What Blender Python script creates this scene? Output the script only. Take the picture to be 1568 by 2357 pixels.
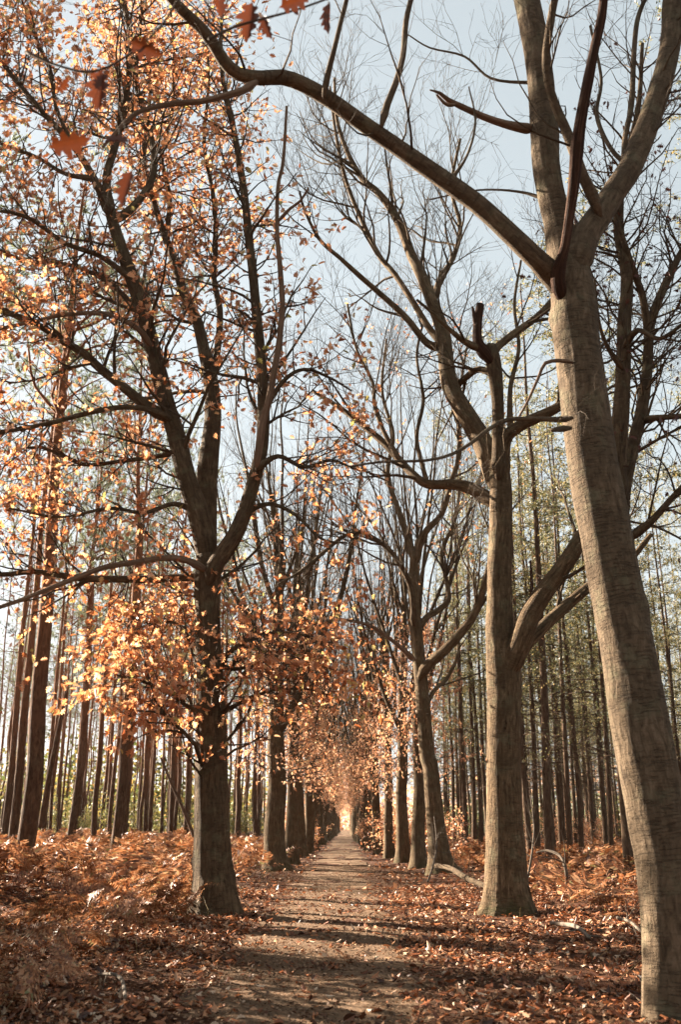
import bpy, math
import numpy as np

S = bpy.context.scene
COL = S.collection
for o in list(bpy.data.objects):
    bpy.data.objects.remove(o)
R_ = math.radians

# ------------------------------------------------------------------ camera
CAM_H, PITCH, YAW = 1.5, R_(17.4), R_(0.38)
cam_d = bpy.data.cameras.new('camera')
cam = bpy.data.objects.new('camera', cam_d)
COL.objects.link(cam)
cam.location = (0, 0, CAM_H)
cam.rotation_euler = (math.pi / 2 + PITCH, 0, YAW)
cam_d.sensor_fit = 'VERTICAL'
cam_d.sensor_height = 36
cam_d.lens = 35
cam_d.clip_start, cam_d.clip_end = 0.05, 2000
cam_d.dof.use_dof = True
cam_d.dof.focus_distance = 17.5
cam_d.dof.aperture_fstop = 2.2
S.camera = cam

# ------------------------------------------------------------------ sky and sun
SUN_EL, SUN_AHEAD = R_(22), R_(33)          # sun stands to the left, ahead of the camera
sun_vec = np.array([-math.cos(SUN_AHEAD) * math.cos(SUN_EL), math.sin(SUN_AHEAD) * math.cos(SUN_EL), math.sin(SUN_EL)])
W = bpy.data.worlds.new('World')
S.world = W
W.use_nodes = True
wt = W.node_tree
sky = wt.nodes.new('ShaderNodeTexSky')
sky.sky_type = 'NISHITA'
sky.sun_disc = False
sky.sun_elevation = SUN_EL
sky.sun_rotation = -(math.pi / 2 - SUN_AHEAD)
sky.altitude = 50
sky.air_density = 1.0
sky.dust_density = 1.0
sky.ozone_density = 1.0
hs = wt.nodes.new('ShaderNodeHueSaturation')
hs.inputs['Saturation'].default_value = 0.5
hs.inputs['Hue'].default_value = 0.463
gm = wt.nodes.new('ShaderNodeGamma')          # the photograph's film-like soft shoulder: an evenly pale sky
gm.inputs[1].default_value = 0.43
wt.links.new(sky.outputs[0], gm.inputs[0])
wt.links.new(gm.outputs[0], hs.inputs['Color'])
wt.links.new(hs.outputs[0], wt.nodes['Background'].inputs[0])
wt.nodes['Background'].inputs[1].default_value = 0.059
sl = bpy.data.lights.new('sun', 'SUN')
sl.energy = 5.0
sl.angle = R_(0.5)
sl.color = (1.0, 0.87, 0.70)
so = bpy.data.objects.new('sun', sl)
COL.objects.link(so)
from mathutils import Vector
so.rotation_euler = Vector(sun_vec).to_track_quat('Z', 'Y').to_euler()
so.location = (-20, 14, 20)
S.view_settings.view_transform = 'Standard'
S.view_settings.look = 'None'
S.view_settings.exposure = 3.1
S.view_settings.gamma = 1
S.render.engine = 'CYCLES'
S.cycles.max_bounces = 6
S.cycles.diffuse_bounces = 3
S.cycles.transmission_bounces = 4
S.cycles.use_denoising = True

# ------------------------------------------------------------------ helpers
F = 35 / 36 * 2357.0
_fw = np.array([-math.sin(YAW) * math.cos(PITCH), math.cos(YAW) * math.cos(PITCH), math.sin(PITCH)])
_rt = np.array([math.cos(YAW), math.sin(YAW), 0])
_up = np.cross(_rt, _fw)


def at(px, py, Y):
    d = _fw + _rt * (px - 784) / F - _up * (py - 1178.5) / F
    t = Y / d[1]
    return np.array([0, 0, CAM_H]) + d * t, t


def xat(px, Y):
    """ground X of picture column px (near the horizon) at distance Y"""
    return at(px, 1900, Y)[0][0]


def smooth(a, b, x):
    t = np.clip((x - a) / (b - a), 0, 1)
    return t * t * (3 - 2 * t)


def _h(ix, iy, iz):
    n = (ix * 374761393 + iy * 668265263 + iz * 2147483647 * 3 + 1274126177) & 0xffffffff
    n = ((n ^ (n >> 13)) * 1274126177) & 0xffffffff
    n = ((n ^ (n >> 16)) * 2246822519) & 0xffffffff
    return ((n >> 8) & 0xffff) / 32767.5 - 1


def noise3(x, y, z):
    x, y, z = np.broadcast_arrays(np.asarray(x, float), y, z)
    ix, iy, iz = np.floor(x).astype(np.int64), np.floor(y).astype(np.int64), np.floor(z).astype(np.int64)
    fx, fy, fz = x - ix, y - iy, z - iz
    fx, fy, fz = fx * fx * (3 - 2 * fx), fy * fy * (3 - 2 * fy), fz * fz * (3 - 2 * fz)
    r = 0
    for a in (0, 1):
        for b in (0, 1):
            for c in (0, 1):
                r = r + _h(ix + a, iy + b, iz + c) * (fx if a else 1 - fx) * (fy if b else 1 - fy) * (fz if c else 1 - fz)
    return r


def fbm(x, y, z=0.0, o=3):
    r, a, f = 0, 1, 1
    for i in range(o):
        r = r + a * noise3(np.asarray(x) * f + 17.3 * i, np.asarray(y) * f, np.asarray(z) * f)
        a, f = a * .5, f * 2.03
    return r


def gz(x, y):
    """height of the ground: path level, the verges raised, the left one more"""
    x = np.asarray(x, float); y = np.asarray(y, float)
    z = .42 * smooth(-2.2, -8.0, x) + .12 * smooth(1.6, 6, x) + .25 * smooth(8, 22, x)
    z = z + fbm(x * .35, y * .35) * .10 * smooth(1.5, 4, np.abs(x + .3)) + fbm(x * 1.7 + 9, y * 1.7) * .025
    return z


def norm(v):
    return v / np.maximum(np.linalg.norm(v, axis=-1, keepdims=True), 1e-9)


class Geo:
    """collects vertices and faces and links them as ONE mesh object"""
    def __init__(s):
        s.V, s.F, s.A, s.n, s.hasA = [], [], [], 0, False

    def add(s, V, F, A=None):
        V = np.asarray(V, float).reshape(-1, 3)
        for f in (F if isinstance(F, list) else [F]):
            s.F.append(np.asarray(f, np.int64) + s.n)
        s.V.append(V)
        if A is not None:
            s.hasA = True
        s.A.append(np.zeros_like(V) if A is None else np.asarray(A).reshape(-1, 3))
        s.n += len(V)

    def mesh(s, name, mat, origin=None, smooth_=True):
        me = bpy.data.meshes.new(name)
        V = np.concatenate(s.V)
        if origin is not None:
            V = V - np.asarray(origin)
        me.vertices.add(len(V))
        me.vertices.foreach_set('co', V.astype(np.float32).ravel())
        tot = np.concatenate([np.full(len(f), f.shape[1]) for f in s.F]).astype(np.int32)
        loops = np.concatenate([f.ravel() for f in s.F]).astype(np.int32)
        me.loops.add(len(loops))
        me.loops.foreach_set('vertex_index', loops)
        me.polygons.add(len(tot))
        me.polygons.foreach_set('loop_start', np.concatenate([[0], np.cumsum(tot)[:-1]]).astype(np.int32))
        me.polygons.foreach_set('loop_total', tot)
        if smooth_:
            me.polygons.foreach_set('use_smooth', np.ones(len(tot), bool))
        if s.hasA:
            at_ = me.attributes.new('bark', 'FLOAT_VECTOR', 'POINT')
            at_.data.foreach_set('vector', np.concatenate(s.A).astype(np.float32).ravel())
        me.update(calc_edges=True)
        me.validate()
        me.materials.append(mat)
        return me

    def build(s, name, mat, parent=None, origin=None, smooth_=True):
        o = bpy.data.objects.new(name, s.mesh(name, mat, origin, smooth_))
        COL.objects.link(o)
        if parent is not None:
            o.parent = parent
        return o


def tag(o, label=None, cat=None, group=None, kind=None):
    if label: o['label'] = label
    if cat: o['category'] = cat
    if group: o['group'] = group
    if kind: o['kind'] = kind
    return o


def empty(name, loc, label=None, cat=None, group=None):
    o = bpy.data.objects.new(name, None)
    o.empty_display_size = .2
    COL.objects.link(o)
    o.location = tuple(float(v) for v in loc)
    return tag(o, label, cat, group)


def copy_tree(o, parent=None):
    c = o.copy()
    COL.objects.link(c)
    c.parent = parent
    for ch in o.children:
        copy_tree(ch, c)
    return c


def frames(P):
    T = np.gradient(P, axis=-2)
    T = norm(T)
    ref = np.where(np.abs(T.mean(axis=-2, keepdims=True)[..., 2:3]) > .8, np.array([1., .13, 0]), np.array([.1, .05, 1.]))
    A = norm(np.cross(T, ref))
    return T, A, np.cross(T, A)


def tubes(geo, P, Rr, sides=3):
    """M polylines of K points -> M thin tapered tubes, all at once"""
    M, K, _ = P.shape
    T, A, B = frames(P)
    th = np.arange(sides) * 2 * math.pi / sides
    ring = A[:, :, None] * np.cos(th)[:, None] + B[:, :, None] * np.sin(th)[:, None]
    V = P[:, :, None] + ring * Rr[:, :, None, None]
    base = (np.arange(M) * K * sides)[:, None, None] + (np.arange(K - 1) * sides)[:, None]
    i = np.arange(sides); j = (i + 1) % sides
    Fq = np.stack([base + i, base + j, base + sides + j, base + sides + i], -1).reshape(-1, 4)
    L = np.concatenate([np.zeros((M, 1)), np.cumsum(np.linalg.norm(np.diff(P, axis=1), axis=-1), 1)], 1)
    At = ring[..., [0, 1, 2]] * 0
    cs = np.stack([np.cos(th), np.sin(th)], -1)
    At[..., 0] = Rr[:, :, None] * cs[:, 0]
    At[..., 1] = Rr[:, :, None] * cs[:, 1]
    At[..., 2] = L[:, :, None]
    geo.add(V, Fq, At)


def resample(P, Rr, step):
    """Catmull-Rom through the points, evenly respaced"""
    P = np.asarray(P, float); Rr = np.asarray(Rr, float)
    Q = np.vstack([2 * P[0] - P[1], P, 2 * P[-1] - P[-2]])
    rq = np.concatenate([[Rr[0]], Rr, [Rr[-1]]])
    out, ro = [], []
    for i in range(1, len(Q) - 2):
        n = max(2, int(np.linalg.norm(Q[i + 1] - Q[i]) / step))
        t = np.linspace(0, 1, n, endpoint=False)[:, None]
        a, b, c, d = Q[i - 1], Q[i], Q[i + 1], Q[i + 2]
        out.append(.5 * (2 * b + (c - a) * t + (2 * a - 5 * b + 4 * c - d) * t ** 2 + (-a + 3 * b - 3 * c + d) * t ** 3))
        ro.append(rq[i] + (rq[i + 1] - rq[i]) * t[:, 0])
    out.append(P[-1:]); ro.append(Rr[-1:])
    return np.vstack(out), np.concatenate(ro)


def limb(geo, P, Rr, sides=14, step=.12, bark=.03, flare=0., seed=0, cap=True, knots=0, collar=0., rough=0.):
    """a thick tapered limb or trunk with uneven bark relief; flare spreads the root, collar the joint"""
    P, Rr = resample(P, Rr, step)
    K = len(P)
    T = norm(np.gradient(P, axis=0))
    A = np.zeros_like(P)
    a = np.cross(T[0], [0.1, 1, .05]); A[0] = a / np.linalg.norm(a)
    for k in range(1, K):
        a = A[k - 1] - T[k] * A[k - 1].dot(T[k]); A[k] = a / np.linalg.norm(a)
    B = np.cross(T, A)
    th = np.arange(sides) * 2 * math.pi / sides
    L = np.concatenate([[0], np.cumsum(np.linalg.norm(np.diff(P, axis=0), axis=1))])
    ct, st = np.cos(th)[None], np.sin(th)[None]
    rr = Rr[:, None] * np.ones_like(ct)
    q = seed * 7.31
    rr = rr * (1 + bark * (fbm(ct * 2.2 + q, st * 2.2, L[:, None] * 1.3) + .7 * fbm(ct * 6 + q, st * 6, L[:, None] * 2.2, 2)))
    rr = rr * (1 + bark * .6 * noise3(np.zeros_like(ct) + q, np.zeros_like(ct), L[:, None] * 9))
    if rough:
        rr = rr * (1 + rough * fbm(ct * 9 + q, st * 9, L[:, None] * 3, 2))
    if flare:
        lob = 1 + .55 * noise3(ct * 1.6 + q, st * 1.6, 3.1) + .35 * noise3(ct * 3.6 + q, st * 3.6, 1.7)
        rr = rr * (1 + flare * np.exp(-L[:, None] / .34) * np.maximum(lob, .2))
    if collar:
        rr = rr * (.5 + .5 * smooth(0, min(.4, 2.2 * Rr[0]), L[:, None]))
        rr = rr * (1 + collar * np.exp(-((L[:, None] - .10) / .24) ** 2))
    rng = np.random.default_rng(seed + 5)
    for _ in range(knots):
        k0, t0, am = rng.uniform(.08, .95) * L[-1], rng.uniform(0, 6.28), rng.uniform(.06, .16)
        dth = np.abs((th[None] - t0 + math.pi) % (2 * math.pi) - math.pi)
        rr = rr + Rr[:, None] * am * np.exp(-(dth / .35) ** 2 - ((L[:, None] - k0) / .09) ** 2)
    ring = A[:, None] * ct[..., None] + B[:, None] * st[..., None]
    V = P[:, None] + ring * rr[..., None]
    base = (np.arange(K - 1) * sides)[:, None]
    i = np.arange(sides); j = (i + 1) % sides
    Fs = [np.stack([base + i, base + j, base + sides + j, base + sides + i], -1).reshape(-1, 4)]
    At = np.stack([Rr[:, None] * ct, Rr[:, None] * st, L[:, None] + 0 * ct], -1)
    V = V.reshape(-1, 3); At = At.reshape(-1, 3)
    if cap:
        V = np.vstack([V, P[-1] + T[-1] * Rr[-1] * .5]); At = np.vstack([At, [0, 0, L[-1]]])
        b = (K - 1) * sides
        Fs.append(np.stack([b + i, b + j, np.full(sides, K * sides)], -1))
        V = np.vstack([V, P[0] - T[0] * Rr[0] * .4]); At = np.vstack([At, [0, 0, 0]])
        Fs.append(np.stack([j, i, np.full(sides, K * sides + 1)], -1))
    geo.add(V, Fs, At)
    return P, Rr


def to_k(P, Rr, K):
    s = np.linspace(0, len(P) - 1, K)
    i = np.minimum(s.astype(int), len(P) - 2); f = (s - i)
    return P[i] * (1 - f[:, None]) + P[i + 1] * f[:, None], Rr[i] * (1 - f) + Rr[i + 1] * f


def spawn(rng, P, Rr, n, t=(.25, 1), ang=(30, 60), ln=(.4, .7), K=6, rad=.55, up=.5, wob=.15, rmin=.003, rmax=9, absln=None, taper=.8, even=False, keep=None):
    """n child branches growing off M parent branches, all at once"""
    M, Kp, _ = P.shape
    L = np.linalg.norm(np.diff(P, axis=1), axis=-1).sum(1)
    p = rng.choice(M, n, p=L / L.sum())
    tt = rng.uniform(t[0], t[1], n)
    s = tt * (Kp - 1); i = np.minimum(s.astype(int), Kp - 2); f = s - i
    pos = P[p, i] * (1 - f[:, None]) + P[p, i + 1] * f[:, None]
    T = norm(P[p, i + 1] - P[p, i])
    r0 = Rr[p, i] * (1 - f) + Rr[p, i + 1] * f
    ax = norm(rng.normal(size=(n, 3)))
    side = norm(np.cross(T, ax))
    a = np.radians(rng.uniform(ang[0], ang[1], n))[:, None]
    d = norm(T * np.cos(a) + side * np.sin(a))
    if absln is None:
        ll = L[p] * rng.uniform(ln[0], ln[1], n) * (1.2 - .65 * tt)
    else:
        ll = rng.uniform(absln[0], absln[1], n) * (1.15 - .4 * tt)
    rb = np.clip(np.minimum(r0 * rad, ll * .022), rmin, rmax)
    out = np.empty((n, K, 3)); out[:, 0] = pos
    for k in range(1, K):
        d = norm(d + np.array([0, 0, up / (K - 1)]) + rng.normal(size=(n, 3)) * wob)
        out[:, k] = out[:, k - 1] + d * (ll / (K - 1))[:, None]
    rr = rb[:, None] * (1 - taper * np.linspace(0, 1, K)[None])
    rr = np.maximum(rr, rmin * .7)
    if keep is not None:
        m = keep(out[:, -1])
        out, rr = out[m], rr[m]
    return out, rr


# ---- leaves
_half = [(.05, .10), (.20, .15), (.24, .22), (.10, .29), (.30, .38), (.36, .47), (.28, .49), (.11, .52), (.27, .63), (.29, .72), (.20, .71), (.09, .74), (.13, .85), (.06, .88)]


def leaf_template(simple=False, curl=.25):
    h = [(.16, .16), (.1, .3), (.33, .45), (.1, .55), (.26, .7), (.08, .78)] if simple else _half
    pts = [(0, 0), (0, 1)] + h + [(-x, y) for x, y in h]
    n = len(h)
    V = np.array([[x, y, 0] for x, y in pts], float)
    V[:, 2] = np.abs(V[:, 0]) * .35 - curl * (V[:, 1] - .35) ** 2 + .05 * np.sin(V[:, 0] * 14)
    f1 = [0] + list(range(2, 2 + n)) + [1]
    f2 = [1] + list(range(1 + 2 * n, 1 + n, -1)) + [0]
    return V, np.array([f1, f2])


LEAF, LEAF_S, LEAF_C, LEAF_D = leaf_template(), leaf_template(True), leaf_template(True, .9), leaf_template(True, -.7)
QUAD = (np.array([[0, 0, 0], [.3, .42, .10], [0, 1, -.05], [-.3, .5, .12]]), np.array([[0, 1, 2, 3]]))
CHIP = (np.array([[0, 0, 0], [.32, .35, .10], [.12, 1, -.05], [-.26, .55, .12]]), np.array([[0, 1, 2, 3]]))


def place(geo, tmpl, pos, ydir, zdir, size):
    """copies of a template with its Y axis along ydir, its normal near zdir"""
    V, Fc = tmpl
    n = len(pos)
    if n == 0: return
    y = norm(ydir); x = norm(np.cross(y, zdir)); z = np.cross(x, y)
    W = (V[None, :, 0:1] * x[:, None] + V[None, :, 1:2] * y[:, None] + V[None, :, 2:3] * z[:, None]) * np.asarray(size)[:, None, None] + pos[:, None]
    Fo = (Fc[None] + (np.arange(n) * len(V))[:, None, None]).reshape(-1, Fc.shape[1])
    geo.add(W, Fo)


def leaves_on(rng, geo, P, per, size, tmpl=LEAF, t0=.3, droop=.5, keep=None, spread=.05):
    M, K, _ = P.shape
    n = M * per
    p = np.repeat(np.arange(M), per)
    s = rng.uniform(t0, 1, n) * (K - 1); i = np.minimum(s.astype(int), K - 2); f = (s - i)[:, None]
    pos = P[p, i] * (1 - f) + P[p, i + 1] * f + rng.normal(size=(n, 3)) * spread
    T = norm(P[p, i + 1] - P[p, i])
    y = norm(T * .7 + norm(rng.normal(size=(n, 3))) * .8 + np.array([0, 0, -droop]))
    z = norm(rng.normal(size=(n, 3)) + np.array([0, 0, .8]))
    sz = rng.uniform(size[0], size[1], n)
    if keep is not None:
        m = keep(pos)
        pos, y, z, sz = pos[m], y[m], z[m], sz[m]
    place(geo, tmpl, pos, y, z, sz)
    return len(pos)


# ------------------------------------------------------------------ materials
class Nt:
    def __init__(s, name):
        s.m = bpy.data.materials.new(name)
        s.m.use_nodes = True
        s.t = s.m.node_tree
        s.t.nodes.clear()
        s.out = s.n('ShaderNodeOutputMaterial')

    def n(s, typ, **kw):
        nd = s.t.nodes.new(typ)
        for k, v in kw.items():
            setattr(nd, k, v)
        return nd

    def l(s, a, b):
        s.t.links.new(a, b)

    def noise(s, vec, scale, detail=4, rough=.6, mapping=None, dist=0):
        if mapping:
            mp = s.n('ShaderNodeMapping')
            mp.inputs['Scale'].default_value = mapping
            s.l(vec, mp.inputs[0]); vec = mp.outputs[0]
        nz = s.n('ShaderNodeTexNoise')
        nz.inputs['Scale'].default_value = scale
        nz.inputs['Detail'].default_value = detail
        nz.inputs['Roughness'].default_value = rough
        nz.inputs['Distortion'].default_value = dist
        s.l(vec, nz.inputs['Vector'])
        return nz.outputs[0]

    def ramp(s, fac, stops, interp='LINEAR'):
        r = s.n('ShaderNodeValToRGB')
        r.color_ramp.interpolation = interp
        e = r.color_ramp.elements
        while len(e) < len(stops): e.new(.5)
        for el, (p, c) in zip(e, stops):
            el.position = p
            el.color = (*c, 1) if len(c) == 3 else c
        s.l(fac, r.inputs[0])
        return r.outputs[0]

    def mix(s, fac, a, b, mode='MIX'):
        m = s.n('ShaderNodeMix', data_type='RGBA', blend_type=mode)
        for k, v in ((0, fac), (6, a), (7, b)):
            if hasattr(v, 'is_output'): s.l(v, m.inputs[k])
            else: m.inputs[k].default_value = v if k == 0 else (*v, 1)
        return m.outputs[2]

    def math(s, op, a, b=0.):
        m = s.n('ShaderNodeMath', operation=op)
        for k, v in ((0, a), (1, b)):
            if hasattr(v, 'is_output'): s.l(v, m.inputs[k])
            else: m.inputs[k].default_value = v
        return m.outputs[0]

    def finish(s, col, rough=.9, height=None, strength=.5, dist=.02, spec=.2):
        b = s.n('ShaderNodeBsdfPrincipled')
        b.inputs['Roughness'].default_value = rough
        b.inputs['Specular IOR Level'].default_value = spec
        s.l(col, b.inputs['Base Color'])
        if height is not None:
            bp = s.n('ShaderNodeBump')
            bp.inputs['Strength'].default_value = strength
            bp.inputs['Distance'].default_value = dist
            s.l(height, bp.inputs['Height'])
            s.l(bp.outputs[0], b.inputs['Normal'])
        s.l(b.outputs[0], s.out.inputs[0])
        return s.m


def bark_mat(name, dark, mid, pale, fiss=(21, 21, 4.2), band=.5, lichen=.25, red=None, moss=0., bump=.035):
    k = Nt(name)
    v = k.n('ShaderNodeAttribute', attribute_name='bark').outputs['Vector']
    f = k.noise(v, 1, 5, .65, fiss, .6)
    b = k.noise(v, 1, 3, .6, (8, 8, 58), .5)
    big = k.noise(v, 2.2, 4, .6)
    fine = k.noise(v, 60, 3, .7)
    bands = k.math('MULTIPLY', k.ramp(b, [(.53, (0, 0, 0)), (.63, (1, 1, 1))]), k.ramp(big, [(.36, (.15, .15, .15)), (.6, (1, 1, 1))]))
    h = k.math('SUBTRACT', k.math('MULTIPLY', f, 1.0), k.math('MULTIPLY', bands, band * .7))
    h = k.math('ADD', h, k.math('MULTIPLY', fine, .25))
    c = k.ramp(f, [(.32, dark), (.52, mid), (.75, pale)])
    c = k.mix(k.math('MULTIPLY', bands, band * 1.1), c, dark)
    c = k.mix(k.ramp(big, [(.35, (0, 0, 0)), (.7, (1, 1, 1))]), c, tuple(x * .72 for x in mid), 'MIX')
    if lichen:
        ln = k.noise(v, 3.1, 5, .7)
        c = k.mix(k.math('MULTIPLY', k.ramp(ln, [(.52, (0, 0, 0)), (.66, (1, 1, 1))]), lichen), c, (.16, .165, .10))
    if red:
        oc = k.n('ShaderNodeTexCoord').outputs['Object']
        sx = k.n('ShaderNodeSeparateXYZ'); k.l(oc, sx.inputs[0])
        zz = k.math('ADD', sx.outputs[2], k.math('MULTIPLY', big, 3.0))
        fac = k.ramp(k.math('DIVIDE', zz, 16.0), [(.25, (0, 0, 0)), (.62, (1, 1, 1))])
        c = k.mix(fac, c, k.ramp(f, [(.3, tuple(x * .5 for x in red)), (.6, red)]))
    if moss:
        oc = k.n('ShaderNodeTexCoord').outputs['Object']
        sx = k.n('ShaderNodeSeparateXYZ'); k.l(oc, sx.inputs[0])
        foot = k.math('SUBTRACT', 1.0, k.math('MULTIPLY', sx.outputs[2], .9))
        mm = k.ramp(k.math('MULTIPLY', foot, k.noise(v, 9, 5, .7)), [(.38, (0, 0, 0)), (.62, (1, 1, 1))])
        c = k.mix(k.math('MULTIPLY', mm, moss), c, (.035, .038, .012))
    return k.finish(c, .92, h, 1.0, bump, .12)


def leaf_mat(name, stops, trans=.45, veins=False):
    k = Nt(name)
    rnd = k.n('ShaderNodeNewGeometry').outputs['Random Per Island']
    c = k.ramp(rnd, stops)
    oc = k.n('ShaderNodeTexCoord').outputs['Object']
    c = k.mix(.35, c, k.ramp(k.noise(oc, 35, 3), [(.3, (.55, .5, .45)), (.7, (1.25, 1.2, 1.1))]), 'MULTIPLY')
    d = k.n('ShaderNodeBsdfDiffuse'); t = k.n('ShaderNodeBsdfTranslucent'); g = k.n('ShaderNodeBsdfGlossy')
    g.inputs['Roughness'].default_value = .45
    k.l(c, d.inputs[0]); k.l(c, t.inputs[0])
    m = k.n('ShaderNodeMixShader'); m.inputs[0].default_value = trans
    k.l(d.outputs[0], m.inputs[1]); k.l(t.outputs[0], m.inputs[2])
    m2 = k.n('ShaderNodeMixShader'); m2.inputs[0].default_value = .04
    k.l(m.outputs[0], m2.inputs[1]); k.l(g.outputs[0], m2.inputs[2])
    k.l(m2.outputs[0], k.out.inputs[0])
    return k.m


M = {}
M['oak'] = bark_mat('oak_bark', (0.0194, 0.0111, 0.0055), (0.1164, 0.0748, 0.0406), (0.2425, 0.1691, 0.1030), moss=.8)
M['oak_dark'] = bark_mat('dark_oak_bark', (0.0194, 0.0116, 0.0062), (0.0892, 0.0579, 0.0328), (0.1746, 0.1202, 0.0733))
M['oak_smooth'] = bark_mat('smooth_oak_bark', (.034, .023, .014), (.102, .070, .043), (.175, .126, .084), (22, 22, 6.0), .7, .25, bump=.024)
M['dead'] = bark_mat('dead_wood', (.05, .027, .016), (.16, .098, .062), (.28, .19, .13), (30, 30, 1.2), .15, .05)
M['red_dead'] = bark_mat('red_dead_wood', (.010, .004, .0025), (.045, .020, .011), (.15, .082, .052), (34, 34, 1.0), .1, .0)
M['pine'] = bark_mat('pine_bark', (0.0155, 0.0085, 0.0047), (0.0873, 0.0498, 0.0296), (0.1843, 0.1113, 0.0686), (16, 16, 4.0), .25, .08, (0.2328, 0.1024, 0.0515))
M['larch'] = bark_mat('larch_bark', (.022, .013, .008), (.105, .064, .040), (.22, .145, .098), (18, 18, 4.0), .25, .12)


def plain(name, a, b, sc=8):
    k = Nt(name)
    oc = k.n('ShaderNodeTexCoord').outputs['Object']
    return k.finish(k.ramp(k.noise(oc, sc, 4), [(.3, a), (.7, b)]), .9)


M['twig'] = plain('twig_bark', (.035, .024, .016), (.075, .053, .036))
M['twig_pale'] = plain('pale_twig_bark', (.05, .036, .025), (.10, .075, .055))
M['grey_wood'] = plain('weathered_wood', (.07, .052, .038), (.19, .15, .115), 20)
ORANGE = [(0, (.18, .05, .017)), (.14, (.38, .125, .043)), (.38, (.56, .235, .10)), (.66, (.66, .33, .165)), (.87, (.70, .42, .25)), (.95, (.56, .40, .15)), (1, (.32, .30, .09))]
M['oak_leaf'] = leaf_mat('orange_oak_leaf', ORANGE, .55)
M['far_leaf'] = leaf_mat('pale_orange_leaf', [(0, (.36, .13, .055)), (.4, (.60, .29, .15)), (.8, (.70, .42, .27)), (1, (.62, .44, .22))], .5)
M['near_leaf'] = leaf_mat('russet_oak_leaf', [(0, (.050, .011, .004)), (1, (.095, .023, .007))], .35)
M['litter'] = leaf_mat('fallen_leaf', [(0, (.040, .015, .008)), (.25, (.12, .040, .016)), (.5, (.25, .080, .030)), (.75, (.36, .155, .070)), (.92, (.42, .26, .16)), (1, (.52, .39, .29))], .12)
M['chips'] = leaf_mat('leaf_fragment', [(0, (.05, .024, .012)), (.5, (.14, .070, .036)), (1, (.27, .17, .105))], .05)
M['bracken'] = leaf_mat('dead_bracken', [(0, (.075, .027, .012)), (.3, (.20, .070, .027)), (.65, (.34, .145, .062)), (.92, (.44, .245, .135)), (1, (.15, .14, .05))], .3)
M['grass'] = leaf_mat('dry_grass', [(0, (0.112, 0.070, 0.028)), (.6, (0.252, 0.175, 0.077)), (1, (0.140, 0.140, 0.042))], .3)
M['needles'] = leaf_mat('pine_needles', [(0, (.06, .08, .048)), (.5, (.12, .145, .085)), (1, (.24, .24, .13))], .4)
M['larch_leaf'] = leaf_mat('larch_needles', [(0, (.06, .075, .036)), (.45, (.13, .14, .062)), (.8, (.26, .21, .085)), (1, (.42, .30, .12))], .45)
M['shrub_leaf'] = leaf_mat('shrub_leaf', [(0, (0.048, 0.064, 0.018)), (.5, (0.136, 0.136, 0.040)), (.85, (0.272, 0.216, 0.056)), (1, (0.336, 0.176, 0.056))], .45)


def soil_mat(name, stops, scale=1.0):
    k = Nt(name)
    oc = k.n('ShaderNodeTexCoord').outputs['Object']
    a = k.noise(oc, 1.1 * scale, 5, .65); b = k.noise(oc, 22 * scale, 5, .75); c = k.noise(oc, 120, 3, .7)
    col = k.ramp(b, stops)
    col = k.mix(k.ramp(a, [(.3, (0, 0, 0)), (.7, (.6, .6, .6))]), col, tuple(x * .6 for x in stops[1][1]))
    h = k.math('ADD', k.math('MULTIPLY', b, 1.), k.math('MULTIPLY', c, .4))
    return k.finish(col, .95, h, .9, .03, .1)


M['soil'] = soil_mat('forest_floor', [(.3, (.026, .011, .006)), (.5, (.070, .027, .012)), (.72, (.14, .058, .024))])
M['path'] = soil_mat('trodden_path', [(.3, (.062, .036, .020)), (.5, (.150, .091, .053)), (.72, (.29, .19, .122))])

# ------------------------------------------------------------------ ground and path
def sheet(xs, ys, zf):
    X, Y = np.meshgrid(xs, ys)
    V = np.stack([X, Y, zf(X, Y)], -1).reshape(-1, 3)
    nx, ny = len(xs), len(ys)
    b = (np.arange(ny - 1) * nx)[:, None] + np.arange(nx - 1)
    return V, np.stack([b, b + 1, b + nx + 1, b + nx], -1).reshape(-1, 4)


g = Geo()
u = np.linspace(-1, 1, 221)
xs = np.sign(u) * (np.abs(u) * 14 + np.abs(u) ** 6 * 900)
v = np.linspace(0, 1, 260)
ys = -25 + v * 75 + v ** 7 * 1400
g.add(*sheet(xs, ys, gz))
tag(g.build('ground', M['soil']), kind='structure')

PATH_X = -.32


def path_edge(y, s):
    return PATH_X + s * (1.16 + .16 * fbm(y * .5 + s * 31, y * 0, 0, 3))


g = Geo()
ys = np.concatenate([np.arange(-20, 40, .25), np.arange(40, 330, 2.0)])
uu = np.linspace(-1, 1, 15)
l_, r_ = path_edge(ys, -1), path_edge(ys, 1)
X = l_[:, None] + (r_ - l_)[:, None] * (uu + 1) / 2
Yg = np.repeat(ys[:, None], 15, 1)
Z = gz(X, Yg) + .012 - .02 * np.abs(uu)[None] ** 6 + .012 * fbm(X * 2.5, Yg * .8)
ny, nx = X.shape
b = (np.arange(ny - 1) * nx)[:, None] + np.arange(nx - 1)
g.add(np.stack([X, Yg, Z], -1), np.stack([b, b + 1, b + nx + 1, b + nx], -1).reshape(-1, 4))
tag(g.build('path', M['path']), kind='structure')


# ------------------------------------------------------------------ avenue oaks given by their limbs
def px(pts, Y0, Y1=None, wob=0.):
    """limb measured as (column, row, width) at its own distance -> points and radii in metres"""
    Y1 = Y0 if Y1 is None else Y1
    P, Rr = [], []
    n = len(pts)
    for i, (x, y, w) in enumerate(pts):
        Y = Y0 + (Y1 - Y0) * i / max(1, n - 1)
        p, t = at(x, y, Y)
        P.append(p); Rr.append(w / 2 / F * t)
    return np.array(P), np.array(Rr)


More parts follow.
